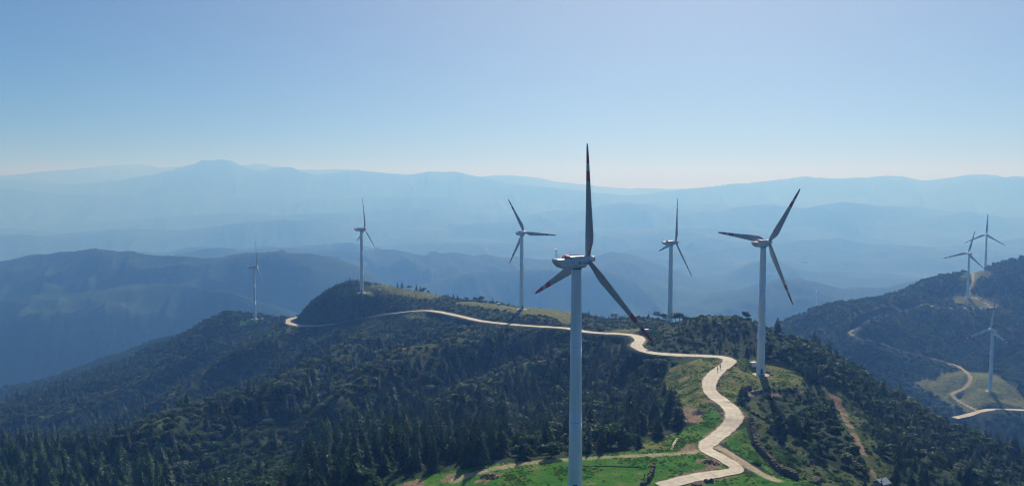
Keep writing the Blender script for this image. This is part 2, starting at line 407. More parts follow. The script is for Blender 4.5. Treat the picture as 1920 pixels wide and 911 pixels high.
SPURS = [np.array([at(a, b, d * S) for a, b, d in L]) for L in (
    [(500, 614, 990), (427, 630, 960), (366, 666, 925), (260, 724, 870), (203, 747, 840), (110, 784, 790), (73, 799, 775)],
    [(545, 622, 885), (488, 667, 840), (407, 692, 800), (366, 709, 775), (310, 742, 730)],
    [(785, 596, 762), (721, 630, 725), (652, 675, 650), (602, 724, 590), (541, 748, 550), (509, 773, 518), (387, 805, 495), (326, 830, 460), (277, 858, 430)],
    [(925, 634, 638), (851, 667, 600), (790, 696, 570), (746, 720, 540), (705, 744, 510), (640, 791, 470)],
    [(1060, 647, 560), (990, 682, 545), (930, 722, 520), (880, 762, 490), (830, 802, 450)])]
SPURS = [resample(catmull(L, 8), 4.0) for L in SPURS]


def spur_dist(x, y):
    o = np.full(len(x), 1e9)
    for L in SPURS:
        o = np.minimum(o, seg_dist(x, y, L)[0])
    return o


def spur(x, y):
    """1 on the crests of the little spurs that run down the slope, 0 and less in the gullies between"""
    return ridged(x * 0.8 - y * 0.6 + 12 * vnoise(x / 50, y / 50, 2), (x * 0.6 + y * 0.8) * 0.32, 75, 3, 4)


def anchor_dist(x, y):
    o = np.empty(len(x))
    for i in range(0, len(x), 20000):
        q = slice(i, i + 20000)
        o[q] = np.sqrt(((x[q, None] - _anc[None, :, 0]) ** 2 + (y[q, None] - _anc[None, :, 1]) ** 2).min(1))
    return o


def height(x, y, carve=True):
    x, y = np.asarray(x, float).ravel(), np.asarray(y, float).ravel()
    n = np.full(len(x), -1e4)
    near = (y < 1600) & (np.hypot(x, y) < 1900)
    n[near] = rbf(x[near], y[near])
    n = n - np.maximum(0, np.hypot(x, y) - 1150) * 0.55 - np.maximum(0, -y - 100) * 0.05
    g = np.clip((y - 170) / 120, 0, 1)
    # gullies and hummocks that leave crests, bench and road about where they are
    n = n + g * (3.2 * fbm(x, y, 62, 4, 3) * np.clip((y - 300) / 250, 0.25, 1) + 1.1 * fbm(x, y, 14, 3, 8)) + 0.25 * fbm(x, y, 7, 3, 17)
    away = np.clip((anchor_dist(x, y) - 14) / 55, 0, 1) * np.clip((y - 210) / 80, 0, 1)
    n = n + away * 13.0 * (spur(x, y) - 0.25) * np.where(x > 90 + 0.1 * y, 0.35, 0.75)
    sd = spur_dist(x, y)
    n = n + np.clip((anchor_dist(x, y) - 8) / 30, 0, 1) * np.clip((y - 215) / 50, 0, 1) * (17.0 * np.exp(-(sd / 19.0) ** 2) - 6.5 * np.where(sd < 35, 1, 0.0) * np.clip((35 - sd) / 8, 0, 1))
    f = np.full(len(x), -1e4)
    far = (np.hypot(x, y) > 800)
    f[far] = far_height(x[far], y[far])
    h = np.maximum(n, np.where(far, f, FLOOR - 20))
    for L, w in ((ROADL, None), (FAR_ROAD, 2.6)) + tuple((t, 1.6) for t in FAR_TRACKS):
        d, z = seg_dist(x, y, L)
        hw = 3.0 if w is None else w
        k = np.clip((d - hw - 0.6) / (3.2 if w is None else 2.5), 0, 1)
        k = k * k * (3 - 2 * k)
        h = np.where(d < 39, (z - 0.12) * (1 - k) + h * k, h)
    bank = np.exp(-(((x - 96) / 24.0) ** 2) - (((y - 247.0 - 0.05 * (x - 96)) / 7.0) ** 2))
    h = h - 2.6 * bank
    for (X, Y, r), z in zip(PADS, PADZ):
        d = np.hypot(x - X, y - Y)
        k = np.clip((d - r * 0.6) / r, 0, 1)
        k = k * k * (3 - 2 * k)
        h = z * (1 - k) + h * k
    return h


def ground(x, y):
    return float(height([x], [y])[0])


def hit(px, py, d0=100.0, d1=1500.0):
    """where the ray of a photo pixel first meets the ground"""
    d = np.geomspace(d0, d1, 1500)
    p = at(np.full(1500, px), np.full(1500, py), d)
    h = height(p[:, 0], p[:, 1])
    k = np.nonzero(p[:, 2] < h)[0]
    i = k[0] if len(k) else 1499
    return Vector((p[i, 0], p[i, 1], h[i]))


# ------------------------------------------------------------------ materials
def mat(name):
    m = bpy.data.materials.new(name)
    m.use_nodes = True
    nt = m.node_tree
    return m, nt, nt.nodes, nt.links, nt.nodes['Principled BSDF']


def ramp(n, stops):
    r = n.new('ShaderNodeValToRGB')
    e = r.color_ramp.elements
    while len(e) < len(stops):
        e.new(0.5)
    for q, (p, c) in zip(e, stops):
        q.position = p
        q.color = (*c, 1) if len(c) == 3 else c
    return r


def noise(n, l, scale, detail=6, rough=0.6, vec=None, dist=0.0):
    t = n.new('ShaderNodeTexNoise')
    t.inputs['Scale'].default_value = scale
    t.inputs['Detail'].default_value = detail
    t.inputs['Roughness'].default_value = rough
    t.inputs['Distortion'].default_value = dist
    if vec is not None:
        l.new(vec, t.inputs['Vector'])
    return t


def mixc(n, l, fac, a, b, mode='MIX'):
    m = n.new('ShaderNodeMix')
    m.data_type = 'RGBA'
    m.blend_type = mode
    for s, v in ((m.inputs[0], fac), (m.inputs[6], a), (m.inputs[7], b)):
        if hasattr(v, 'is_output'):
            l.new(v, s)
        else:
            s.default_value = v if not isinstance(v, tuple) else (*v, 1)[:4]
    return m.outputs[2]


def math_n(n, l, op, a, b=None, clamp=False):
    m = n.new('ShaderNodeMath')
    m.operation = op
    m.use_clamp = clamp
    for s, v in ((m.inputs[0], a), (m.inputs[1], b)):
        if v is None:
            continue
        if hasattr(v, 'is_output'):
            l.new(v, s)
        else:
            s.default_value = v
    return m.outputs[0]


def simple(name, col, rough=0.6, vary=0.15, scale=3.0, metal=0.0, bump=0.0, spec=0.4):
    m, nt, n, l, b = mat(name)
    tc = n.new('ShaderNodeTexCoord')
    t = noise(n, l, scale, 6, 0.6, tc.outputs['Object'])
    r = ramp(n, [(0.3, tuple(c * (1 - vary) for c in col)), (0.7, tuple(min(1, c * (1 + vary)) for c in col))])
    l.new(t.outputs[0], r.inputs[0])
    l.new(r.outputs[0], b.inputs['Base Color'])
    b.inputs['Roughness'].default_value = rough
    b.inputs['Metallic'].default_value = metal
    b.inputs['Specular IOR Level'].default_value = spec
    if bump:
        bp = n.new('ShaderNodeBump')
        bp.inputs['Strength'].default_value = bump
        l.new(t.outputs[0], bp.inputs['Height'])
        l.new(bp.outputs[0], b.inputs['Normal'])
    return m


def ground_material():
    m, nt, n, l, b = mat('ground')
    geo = n.new('ShaderNodeNewGeometry')
    pos = geo.outputs['Position']
    n1 = noise(n, l, 0.35, 8, 0.65, pos)
    n2 = noise(n, l, 1.6, 6, 0.7, pos)
    n3 = noise(n, l, 0.06, 6, 0.6, pos)
    n4 = noise(n, l, 0.012, 8, 0.62, pos)
    a1 = n.new('ShaderNodeVertexColor')
    a1.layer_name = 'cover'
    a2 = n.new('ShaderNodeVertexColor')
    a2.layer_name = 'cover_two'
    s1 = n.new('ShaderNodeSeparateColor')
    s2 = n.new('ShaderNodeSeparateColor')
    l.new(a1.outputs[0], s1.inputs[0])
    l.new(a2.outputs[0], s2.inputs[0])
    jit = math_n(n, l, 'SUBTRACT', math_n(n, l, 'ADD', n1.outputs[0], math_n(n, l, 'MULTIPLY', n2.outputs[0], 0.6)), 0.8)

    def sel(x, k=3.0):
        return math_n(n, l, 'MULTIPLY_ADD' if False else 'ADD', math_n(n, l, 'MULTIPLY', math_n(n, l, 'SUBTRACT', math_n(n, l, 'ADD', x, math_n(n, l, 'MULTIPLY', jit, 0.9)), 0.5), k), 0.5, True)
    forest = ramp(n, [(0.3, (0.008, 0.024, 0.010)), (0.55, (0.018, 0.044, 0.018)), (0.75, (0.042, 0.064, 0.030))])
    l.new(n4.outputs[0], forest.inputs[0])
    fine = ramp(n, [(0.3, (0.5, 0.5, 0.5)), (0.7, (1.3, 1.3, 1.3))])
    l.new(n1.outputs[0], fine.inputs[0])
    base = mixc(n, l, 1.0, forest.outputs[0], fine.outputs[0], 'MULTIPLY')
    scrub = ramp(n, [(0.32, (0.016, 0.046, 0.012)), (0.5, (0.045, 0.078, 0.024)), (0.68, (0.13, 0.105, 0.062))])
    l.new(n2.outputs[0], scrub.inputs[0])
    dry = ramp(n, [(0.30, (0.040, 0.075, 0.014)), (0.46, (0.090, 0.125, 0.028)), (0.62, (0.17, 0.16, 0.055)), (0.76, (0.26, 0.20, 0.10))])
    l.new(n1.outputs[0], dry.inputs[0])
    grass = ramp(n, [(0.32, (0.008, 0.070, 0.002)), (0.45, (0.022, 0.140, 0.005)), (0.55, (0.055, 0.170, 0.012)), (0.62, (0.13, 0.165, 0.040)), (0.72, (0.25, 0.205, 0.11))])
    gm = math_n(n, l, 'ADD', math_n(n, l, 'MULTIPLY', n1.outputs[0], 0.45), math_n(n, l, 'MULTIPLY', n3.outputs[0], 0.58))
    l.new(gm, grass.inputs[0])
    gf = ramp(n, [(0.28, (0.55, 0.6, 0.5)), (0.62, (1.2, 1.15, 1.1))])
    l.new(n2.outputs[0], gf.inputs[0])
    grassc = mixc(n, l, 1.0, grass.outputs[0], gf.outputs[0], 'MULTIPLY')
    dirt = ramp(n, [(0.28, (0.06, 0.042, 0.030)), (0.45, (0.17, 0.115, 0.080)), (0.62, (0.30, 0.225, 0.165)), (0.78, (0.42, 0.36, 0.28))])
    l.new(n2.outputs[0], dirt.inputs[0])
    track = ramp(n, [(0.3, (0.20, 0.16, 0.10)), (0.5, (0.38, 0.32, 0.22)), (0.7, (0.52, 0.46, 0.35))])
    l.new(n2.outputs[0], track.inputs[0])
    plain = ramp(n, [(0.35, (0.035, 0.055, 0.022)), (0.5, (0.09, 0.10, 0.05)), (0.64, (0.20, 0.18, 0.11))])
    l.new(n4.outputs[0], plain.inputs[0])
    c = mixc(n, l, s2.outputs[2], base, plain.outputs[0])
    c = mixc(n, l, sel(s2.outputs[0]), c, scrub.outputs[0])
    c = mixc(n, l, sel(s1.outputs[1]), c, dry.outputs[0])
    c = mixc(n, l, sel(s1.outputs[0]), c, grassc)
    c = mixc(n, l, sel(s1.outputs[2]), c, dirt.outputs[0])
    c = mixc(n, l, sel(s2.outputs[1], 2.0), c, track.outputs[0])
    l.new(c, b.inputs['Base Color'])
    b.inputs['Roughness'].default_value = 0.95
    b.inputs['Specular IOR Level'].default_value = 0.1
    bp = n.new('ShaderNodeBump')
    bp.inputs['Strength'].default_value = 0.9
    bp.inputs['Distance'].default_value = 0.5
    l.new(math_n(n, l, 'ADD', n1.outputs[0], math_n(n, l, 'MULTIPLY', n2.outputs[0], 0.4)), bp.inputs['Height'])
    l.new(bp.outputs[0], b.inputs['Normal'])
    return m


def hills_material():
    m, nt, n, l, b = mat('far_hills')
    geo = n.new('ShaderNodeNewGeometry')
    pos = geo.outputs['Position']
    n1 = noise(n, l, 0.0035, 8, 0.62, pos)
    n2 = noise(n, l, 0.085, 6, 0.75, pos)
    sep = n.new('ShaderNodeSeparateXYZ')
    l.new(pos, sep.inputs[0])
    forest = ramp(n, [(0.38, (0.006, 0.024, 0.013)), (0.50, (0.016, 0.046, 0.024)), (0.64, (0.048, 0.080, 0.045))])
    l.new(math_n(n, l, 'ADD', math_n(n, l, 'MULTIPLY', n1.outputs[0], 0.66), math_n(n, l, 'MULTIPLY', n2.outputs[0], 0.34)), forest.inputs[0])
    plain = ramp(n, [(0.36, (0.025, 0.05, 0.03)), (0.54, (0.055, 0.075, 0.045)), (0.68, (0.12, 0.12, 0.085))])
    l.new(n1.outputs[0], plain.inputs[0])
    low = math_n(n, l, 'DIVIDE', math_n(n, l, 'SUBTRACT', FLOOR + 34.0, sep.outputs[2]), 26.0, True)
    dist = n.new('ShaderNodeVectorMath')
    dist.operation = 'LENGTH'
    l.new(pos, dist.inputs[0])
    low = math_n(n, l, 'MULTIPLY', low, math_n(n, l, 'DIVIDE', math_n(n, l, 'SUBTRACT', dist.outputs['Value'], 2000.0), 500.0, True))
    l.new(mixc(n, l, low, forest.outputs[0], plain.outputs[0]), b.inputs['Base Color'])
    b.inputs['Roughness'].default_value = 1.0
    b.inputs['Specular IOR Level'].default_value = 0.05
    bp = n.new('ShaderNodeBump')
    bp.inputs['Strength'].default_value = 0.7
    bp.inputs['Distance'].default_value = 5.0
    l.new(n2.outputs[0], bp.inputs['Height'])
    l.new(bp.outputs[0], b.inputs['Normal'])
    return m


def foliage(name, dark, mid, light, transl=0.35, rough=0.5, spec=0.35):
    m, nt, n, l, b = mat(name)
    geo = n.new('ShaderNodeNewGeometry')
    oi = n.new('ShaderNodeObjectInfo')
    t = math_n(n, l, 'ADD', math_n(n, l, 'MULTIPLY', geo.outputs['Random Per Island'], 0.35), math_n(n, l, 'MULTIPLY', oi.outputs['Random'], 0.65))
    r = ramp(n, [(0.1, dark), (0.5, mid), (0.9, light)])
    l.new(t, r.inputs[0])
    l.new(r.outputs[0], b.inputs['Base Color'])
    b.inputs['Roughness'].default_value = rough
    b.inputs['Specular IOR Level'].default_value = spec
    tr = n.new('ShaderNodeBsdfTranslucent')
    l.new(mixc(n, l, 0.5, r.outputs[0], (0.07, 0.16, 0.02)), tr.inputs[0])
    mx = n.new('ShaderNodeMixShader')
    mx.inputs[0].default_value = transl
    l.new(b.outputs[0], mx.inputs[1])
    l.new(tr.outputs[0], mx.inputs[2])
    l.new(mx.outputs[0], n['Material Output'].inputs[0])
    return m


def road_material():
    m, nt, n, l, b = mat('concrete_road')
    geo = n.new('ShaderNodeNewGeometry')
    uv = n.new('ShaderNodeUVMap')
    sep = n.new('ShaderNodeSeparateXYZ')
    l.new(uv.outputs[0], sep.inputs[0])
    n1 = noise(n, l, 0.5, 8, 0.65, geo.outputs['Position'])
    n2 = noise(n, l, 4.0, 5, 0.7, geo.outputs['Position'])
    r = ramp(n, [(0.28, (0.46, 0.42, 0.34)), (0.5, (0.60, 0.55, 0.46)), (0.72, (0.68, 0.63, 0.54))])
    l.new(n1.outputs[0], r.inputs[0])
    # slab joints every five metres, slightly different tone slab by slab
    sl = math_n(n, l, 'DIVIDE', sep.outputs[1], 5.0)
    fr = math_n(n, l, 'FRACT', sl)
    joint = math_n(n, l, 'LESS_THAN', fr, 0.022)
    wn_ = n.new('ShaderNodeTexWhiteNoise')
    wn_.noise_dimensions = '1D'
    l.new(math_n(n, l, 'FLOOR', sl), wn_.inputs['W'])
    tone = ramp(n, [(0.0, (0.90, 0.90, 0.90)), (1.0, (1.06, 1.06, 1.06))])
    l.new(wn_.outputs[0], tone.inputs[0])
    c = mixc(n, l, 1.0, r.outputs[0], tone.outputs[0], 'MULTIPLY')
    c = mixc(n, l, math_n(n, l, 'MULTIPLY', joint, 0.75), c, (0.16, 0.14, 0.11))
    # earth that creeps in from the edges
    ed = math_n(n, l, 'ABSOLUTE', math_n(n, l, 'SUBTRACT', sep.outputs[0], 0.5))
    em = math_n(n, l, 'MULTIPLY', math_n(n, l, 'SUBTRACT', math_n(n, l, 'ADD', ed, math_n(n, l, 'MULTIPLY', n2.outputs[0], 0.22)), 0.53), 9.0, True)
    c = mixc(n, l, em, c, (0.26, 0.17, 0.085))
    # two worn wheel lines and a few dark stains
    wl_ = math_n(n, l, 'ABSOLUTE', math_n(n, l, 'SUBTRACT', ed, 0.20))
    wm = math_n(n, l, 'MULTIPLY', math_n(n, l, 'SUBTRACT', 1.0, math_n(n, l, 'MULTIPLY', wl_, 11.0), True), math_n(n, l, 'MULTIPLY', n1.outputs[0], 0.42))
    c = mixc(n, l, wm, c, (0.30, 0.26, 0.20))
    n3 = noise(n, l, 0.16, 6, 0.7, geo.outputs['Position'])
    st = math_n(n, l, 'MULTIPLY', math_n(n, l, 'SUBTRACT', n3.outputs[0], 0.56), 5.0, True)
    c = mixc(n, l, math_n(n, l, 'MULTIPLY', st, 0.65), c, (0.28, 0.24, 0.18))
    l.new(c, b.inputs['Base Color'])
    b.inputs['Roughness'].default_value = 0.85
    b.inputs['Specular IOR Level'].default_value = 0.25
    return m


def white_paint(name, col=(0.80, 0.88, 0.95), streak=True):
    m, nt, n, l, b = mat(name)
    tc = n.new('ShaderNodeTexCoord')
    mp = n.new('ShaderNodeMapping')
    mp.inputs['Scale'].default_value = (2.2, 2.2, 0.12)
    l.new(tc.outputs['Object'], mp.inputs[0])
    t = noise(n, l, 1.0, 6, 0.6, mp.outputs[0])
    r = ramp(n, [(0.3, tuple(c * 0.86 for c in col)), (0.6, col)])
    l.new(t.outputs[0], r.inputs[0])
    sep = n.new('ShaderNodeSeparateXYZ')
    l.new(tc.outputs['Object'], sep.inputs[0])
    j1 = math_n(n, l, 'LESS_THAN', math_n(n, l, 'ABSOLUTE', math_n(n, l, 'SUBTRACT', sep.outputs[2], 16.0)), 0.06)
    j2 = math_n(n, l, 'LESS_THAN', math_n(n, l, 'ABSOLUTE', math_n(n, l, 'SUBTRACT', sep.outputs[2], 32.0)), 0.06)
    mp2 = n.new('ShaderNodeMapping')
    mp2.inputs['Scale'].default_value = (5.0, 5.0, 0.05)
    l.new(tc.outputs['Object'], mp2.inputs[0])
    t2 = noise(n, l, 1.0, 5, 0.6, mp2.outputs[0])
    sk = math_n(n, l, 'MULTIPLY', math_n(n, l, 'SUBTRACT', t2.outputs[0], 0.55), 3.0, True)
    c = mixc(n, l, math_n(n, l, 'MULTIPLY', sk, 0.35), r.outputs[0], tuple(q * 0.55 for q in col))
    c = mixc(n, l, math_n(n, l, 'MULTIPLY', math_n(n, l, 'ADD', j1, j2, True), 0.5), c, tuple(q * 0.4 for q in col))
    l.new(c, b.inputs['Base Color'])
    b.inputs['Roughness'].default_value = 0.38
    return m


def blade_material(name='blade_paint', k=1.0):
    m, nt, n, l, b = mat(name)
    tc = n.new('ShaderNodeTexCoord')
    sep = n.new('ShaderNodeSeparateXYZ')
    l.new(tc.outputs['Object'], sep.inputs[0])
    z = sep.outputs[2]
    band = math_n(n, l, 'MULTIPLY', math_n(n, l, 'GREATER_THAN', z, 17.0), math_n(n, l, 'LESS_THAN', z, 19.1))
    tip = math_n(n, l, 'GREATER_THAN', z, 20.8)
    red = math_n(n, l, 'ADD', band, tip, True)
    t = noise(n, l, 0.8, 6, 0.65, tc.outputs['Object'])
    w = ramp(n, [(0.3, (0.27 * k, 0.285 * k, 0.30 * k)), (0.65, (0.36 * k, 0.375 * k, 0.39 * k))])
    l.new(t.outputs[0], w.inputs[0])
    rd = ramp(n, [(0.3, (0.40, 0.010, 0.020)), (0.7, (0.55, 0.020, 0.032))])
    l.new(t.outputs[0], rd.inputs[0])
    l.new(mixc(n, l, red, w.outputs[0], rd.outputs[0]), b.inputs['Base Color'])
    b.inputs['Roughness'].default_value = 0.42
    return m


M_GROUND, M_HILLS, M_ROAD = ground_material(), hills_material(), road_material()
M_WHITE, M_BLADE = white_paint('tower_paint'), blade_material()
M_BLADE_LIT = blade_material('sunlit_blade_paint', 2.1)  # the same blade paint, lightened to stand for sunlight on it
M_NAC = white_paint('nacelle_paint', (0.60, 0.67, 0.76))
M_RED = simple('red_paint', (0.55, 0.06, 0.035), 0.45)
M_BLUE = simple('logo_blue', (0.01, 0.12, 0.34), 0.5, 0.05)
M_INK = simple('lettering_blue', (0.02, 0.05, 0.16), 0.5, 0.05)
M_DARK = simple('dark_metal', (0.03, 0.032, 0.036), 0.5)
M_STEEL = simple('galvanised_steel', (0.42, 0.43, 0.44), 0.45, 0.1, 6, 0.6)
M_CONC = simple('concrete', (0.45, 0.42, 0.37), 0.9, 0.2, 2.0, 0, 0.3)
M_SOIL = simple('dark_soil', (0.045, 0.034, 0.027), 0.95, 0.4, 2.0, 0, 0.4, 0.1)
M_ROCK = simple('rock', (0.10, 0.085, 0.075), 0.9, 0.5, 1.4, 0, 0.8, 0.2)
M_PALEROCK = simple('pale_rock', (0.34, 0.31, 0.27), 0.9, 0.4, 1.6, 0, 0.7, 0.2)
M_BARK = simple('bark', (0.075, 0.055, 0.04), 0.95, 0.4, 4.0, 0, 0.5, 0.1)
M_CAB = simple('cabinet_paint', (0.50, 0.54, 0.58), 0.5, 0.1)
M_CABW = simple('cabinet_roof_paint', (0.80, 0.81, 0.82), 0.5, 0.06)
M_DOORB = simple('door_blue', (0.03, 0.10, 0.24), 0.5, 0.1)
M_CONIF = foliage('conifer_needles', (0.004, 0.026, 0.016), (0.014, 0.062, 0.032), (0.050, 0.115, 0.066), 0.36, 0.55, 0.15)
M_CEDAR = foliage('bright_conifer_needles', (0.009, 0.060, 0.018), (0.030, 0.125, 0.034), (0.080, 0.19, 0.055), 0.48, 0.55, 0.15)
M_LEAF = foliage('broad_leaves', (0.005, 0.030, 0.014), (0.019, 0.068, 0.030), (0.055, 0.115, 0.052), 0.40, 0.55, 0.2)
M_SHRUB = foliage('shrub_leaves', (0.014, 0.042, 0.014), (0.036, 0.085, 0.024), (0.085, 0.125, 0.045), 0.38, 0.55, 0.3)
M_SILVER = foliage('silvery_leaves', (0.045, 0.085, 0.055), (0.095, 0.14, 0.095), (0.16, 0.20, 0.14), 0.40, 0.5, 0.35)
M_TUFT = foliage('grass_blades', (0.012, 0.08, 0.005), (0.035, 0.15, 0.012), (0.15, 0.19, 0.05), 0.45, 0.6, 0.2)


# ------------------------------------------------------------------ object helpers
def mesh_obj(name, verts, faces, m=None, parent=None, smooth=False, link=True):
    me = bpy.data.meshes.new(name)
    me.from_pydata([tuple(v) for v in verts], [], [tuple(f) for f in faces])
    me.update()
    if smooth:
        me.polygons.foreach_set('use_smooth', [True] * len(me.polygons))
    o = bpy.data.objects.new(name, me)
    if m is not None:
        me.materials.append(m)
    if link:
        COL.objects.link(o)
    if parent is not None:
        o.parent = parent
    return o


def bm_obj(name, bm, m=None, parent=None, smooth=False):
    me = bpy.data.meshes.new(name)
    bm.to_mesh(me)
    bm.free()
    if smooth:
        me.polygons.foreach_set('use_smooth', [True] * len(me.polygons))
    o = bpy.data.objects.new(name, me)
    if m is not None:
        me.materials.append(m)
    COL.objects.link(o)
    if parent is not None:
        o.parent = parent
    return o


def tag(o, label=None, cat=None, group=None, kind=None):
    for k, v in (('label', label), ('category', cat), ('group', group), ('kind', kind)):
        if v:
            o[k] = v
    return o


def empty(name, loc, rz=0.0):
    o = bpy.data.objects.new(name, None)
    COL.objects.link(o)
    o.location = loc
    o.rotation_euler = (0, 0, rz)
    o.empty_display_size = 0.5
    return o


def copy_tree(o, parent=None):
    c = o.copy()
    COL.objects.link(c)
    c.parent = parent
    for ch in list(o.children):
        if ch is not c:
            copy_tree(ch, c)
    return c


def add_box(bm, cx, cy, cz, sx, sy, sz, bev=0.0):
    r = bmesh.ops.create_cube(bm, size=1.0)
    vs = r['verts']
    for v in vs:
        v.co = Vector((cx + v.co.x * sx, cy + v.co.y * sy, cz + v.co.z * sz))
    if bev:
        es = list({e for v in vs for e in v.link_edges})
        bmesh.ops.bevel(bm, geom=es, offset=bev, segments=2, affect='EDGES', profile=0.5)


def add_lathe(bm, prof, seg=24, axis='Z', cap=True):
    rings = []
    for r, z in prof:
        ring = []
        for k in range(seg):
            a = 2 * math.pi * k / seg
            p = (r * math.cos(a), r * math.sin(a), z)
            if axis == 'X':
                p = (z, p[0], p[1])
            ring.append(bm.verts.new(p))
        rings.append(ring)
    for a, b in zip(rings, rings[1:]):
        for k in range(seg):
            bm.faces.new((a[k], a[(k + 1) % seg], b[(k + 1) % seg], b[k]))
    if cap:
        bm.faces.new(list(reversed(rings[0])))
        bm.faces.new(rings[-1])


def add_tube(bm, a, b, r, seg=6):
    a, b = Vector(a), Vector(b)
    q = (b - a).to_track_quat('Z', 'Y')
    L = (b - a).length
    rings = []
    for z in (0, L):
        rings.append([bm.verts.new(a + q @ Vector((r * math.cos(2 * math.pi * k / seg), r * math.sin(2 * math.pi * k / seg), z))) for k in range(seg)])
    for k in range(seg):
        bm.faces.new((rings[0][k], rings[0][(k + 1) % seg], rings[1][(k + 1) % seg], rings[1][k]))
    bm.faces.new(list(reversed(rings[0])))
    bm.faces.new(rings[1])


# ------------------------------------------------------------------ terrain mesh
AZF = np.linspace(-43, 43, 1300)
AZ = np.concatenate([np.linspace(-180, -45, 55), AZF, np.linspace(45, 180, 55)])
RR = np.concatenate([np.geomspace(15, 130, 20)[:-1], np.geomspace(130, 760, 440)[:-1], np.geomspace(760, 2400, 210)[:-1], np.geomspace(2400, 15600, 220)])
NEAR_END, HILL_END = 760.0 * 1.45, 3000.0
AA, RRR = np.meshgrid(np.radians(AZ), RR)
GX, GY = (RRR * np.sin(AA)).ravel(), (RRR * np.cos(AA)).ravel()
GZ = height(GX, GY)
NR, NA = RRR.shape
GPX, GPY, GD = proj(GX, GY, GZ)
front = GY > 30


def blur(v, k=1):
    v = v.reshape(NR, NA).astype(float)
    for _ in range(k):
        p = np.pad(v, 1, mode='edge')
        v = (p[:-2, 1:-1] + p[2:, 1:-1] + p[1:-1, :-2] + p[1:-1, 2:] + 2 * p[1:-1, 1:-1]) / 6
    return v.ravel()


MASK = {k: blur(region_mask(GPX, GPY, GD, k) & front, 4) for k in ('grass', 'dry', 'dirt', 'scrub')}
tr = np.zeros(len(GX))
for L, w in [(TRACK, 1.7), (BENCH_TRACK, 1.5)] + [(t, 1.7) for t in FAR_TRACKS]:
    d, _z = seg_dist(GX, GY, L)
    tr = np.maximum(tr, np.clip(1.5 - d / w, 0, 1) * (0.85 if L is TRACK else 0.6 if L is BENCH_TRACK else 0.9))
d, _z = seg_dist(GX, GY, ROADL)
for _k in ('dirt',):
    MASK[_k] = MASK[_k] * np.clip(0.75 + 1.5 * fbm(GX, GY, 4.5, 3, 88), 0, 1)
verge = np.clip(1.75 - d / 3.2, 0, 1) * 0.62 * np.clip(0.8 + 1.2 * fbm(GX, GY, 6, 3, 89), 0.2, 1.3)
MASK['dirt'] = np.maximum(MASK['dirt'], verge)
MASK['scrub'] = np.maximum(MASK['scrub'], 0.8 * np.exp(-(spur_dist(GX, GY) / 8.0) ** 2))  # paler scrub along the spurs paints their sunlit streaks into the ground colour
plainm = np.zeros(len(GX))


def sheet(name, i0, i1, m, kind='structure'):
    n = (i1 - i0 + 1) * NA
    s = slice(i0 * NA, (i1 + 1) * NA)
    co = np.stack([GX[s], GY[s], GZ[s]], 1).astype(np.float32)
    ii, jj = np.meshgrid(np.arange(i1 - i0), np.arange(NA - 1), indexing='ij')
    a = (ii * NA + jj).ravel()
    q = np.stack([a, a + NA, a + NA + 1, a + 1], 1).astype(np.int32)
    me = bpy.data.meshes.new(name)
    me.vertices.add(n)
    me.vertices.foreach_set('co', co.ravel())
    me.loops.add(q.size)
    me.loops.foreach_set('vertex_index', q.ravel())
    me.polygons.add(len(q))
    me.polygons.foreach_set('loop_start', np.arange(0, q.size, 4, dtype=np.int32))
    me.polygons.foreach_set('use_smooth', np.ones(len(q), bool))
    me.update(calc_edges=True)
    if m is M_GROUND:
        for nm, chans in (('cover', ('grass', 'dry', 'dirt')), ('cover_two', None)):
            at_ = me.attributes.new(nm, 'FLOAT_COLOR', 'POINT')
            c = np.ones((n, 4), np.float32)
            if chans:
                for k, ch in enumerate(chans):
                    c[:, k] = MASK[ch][s]
            else:
                c[:, 0], c[:, 1], c[:, 2] = MASK['scrub'][s], tr[s], plainm[s]
            at_.data.foreach_set('color', c.ravel())
    me.materials.append(m)
    o = bpy.data.objects.new(name, me)
    COL.objects.link(o)
    o['kind'] = kind
    return o


i_near = int(np.searchsorted(RR, NEAR_END))
i_hill = int(np.searchsorted(RR, HILL_END))
sheet('terrain', 0, i_near, M_GROUND)
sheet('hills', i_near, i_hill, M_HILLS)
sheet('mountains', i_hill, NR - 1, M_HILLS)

# what can be seen: running maximum of the elevation angle along every azimuth
ELEV = (GZ / np.hypot(GX, GY)).reshape(NR, NA)
RUN = np.maximum.accumulate(ELEV, 0)


def visible(x, y, ztop, slack=0.004):
    r, a = np.hypot(x, y), np.degrees(np.arctan2(x, y))
    j = np.clip(np.searchsorted(AZ, a), 0, NA - 1)
    i = np.clip(np.searchsorted(RR, r) - 2, 0, NR - 1)
    return ztop / r > RUN[i, j] - slack


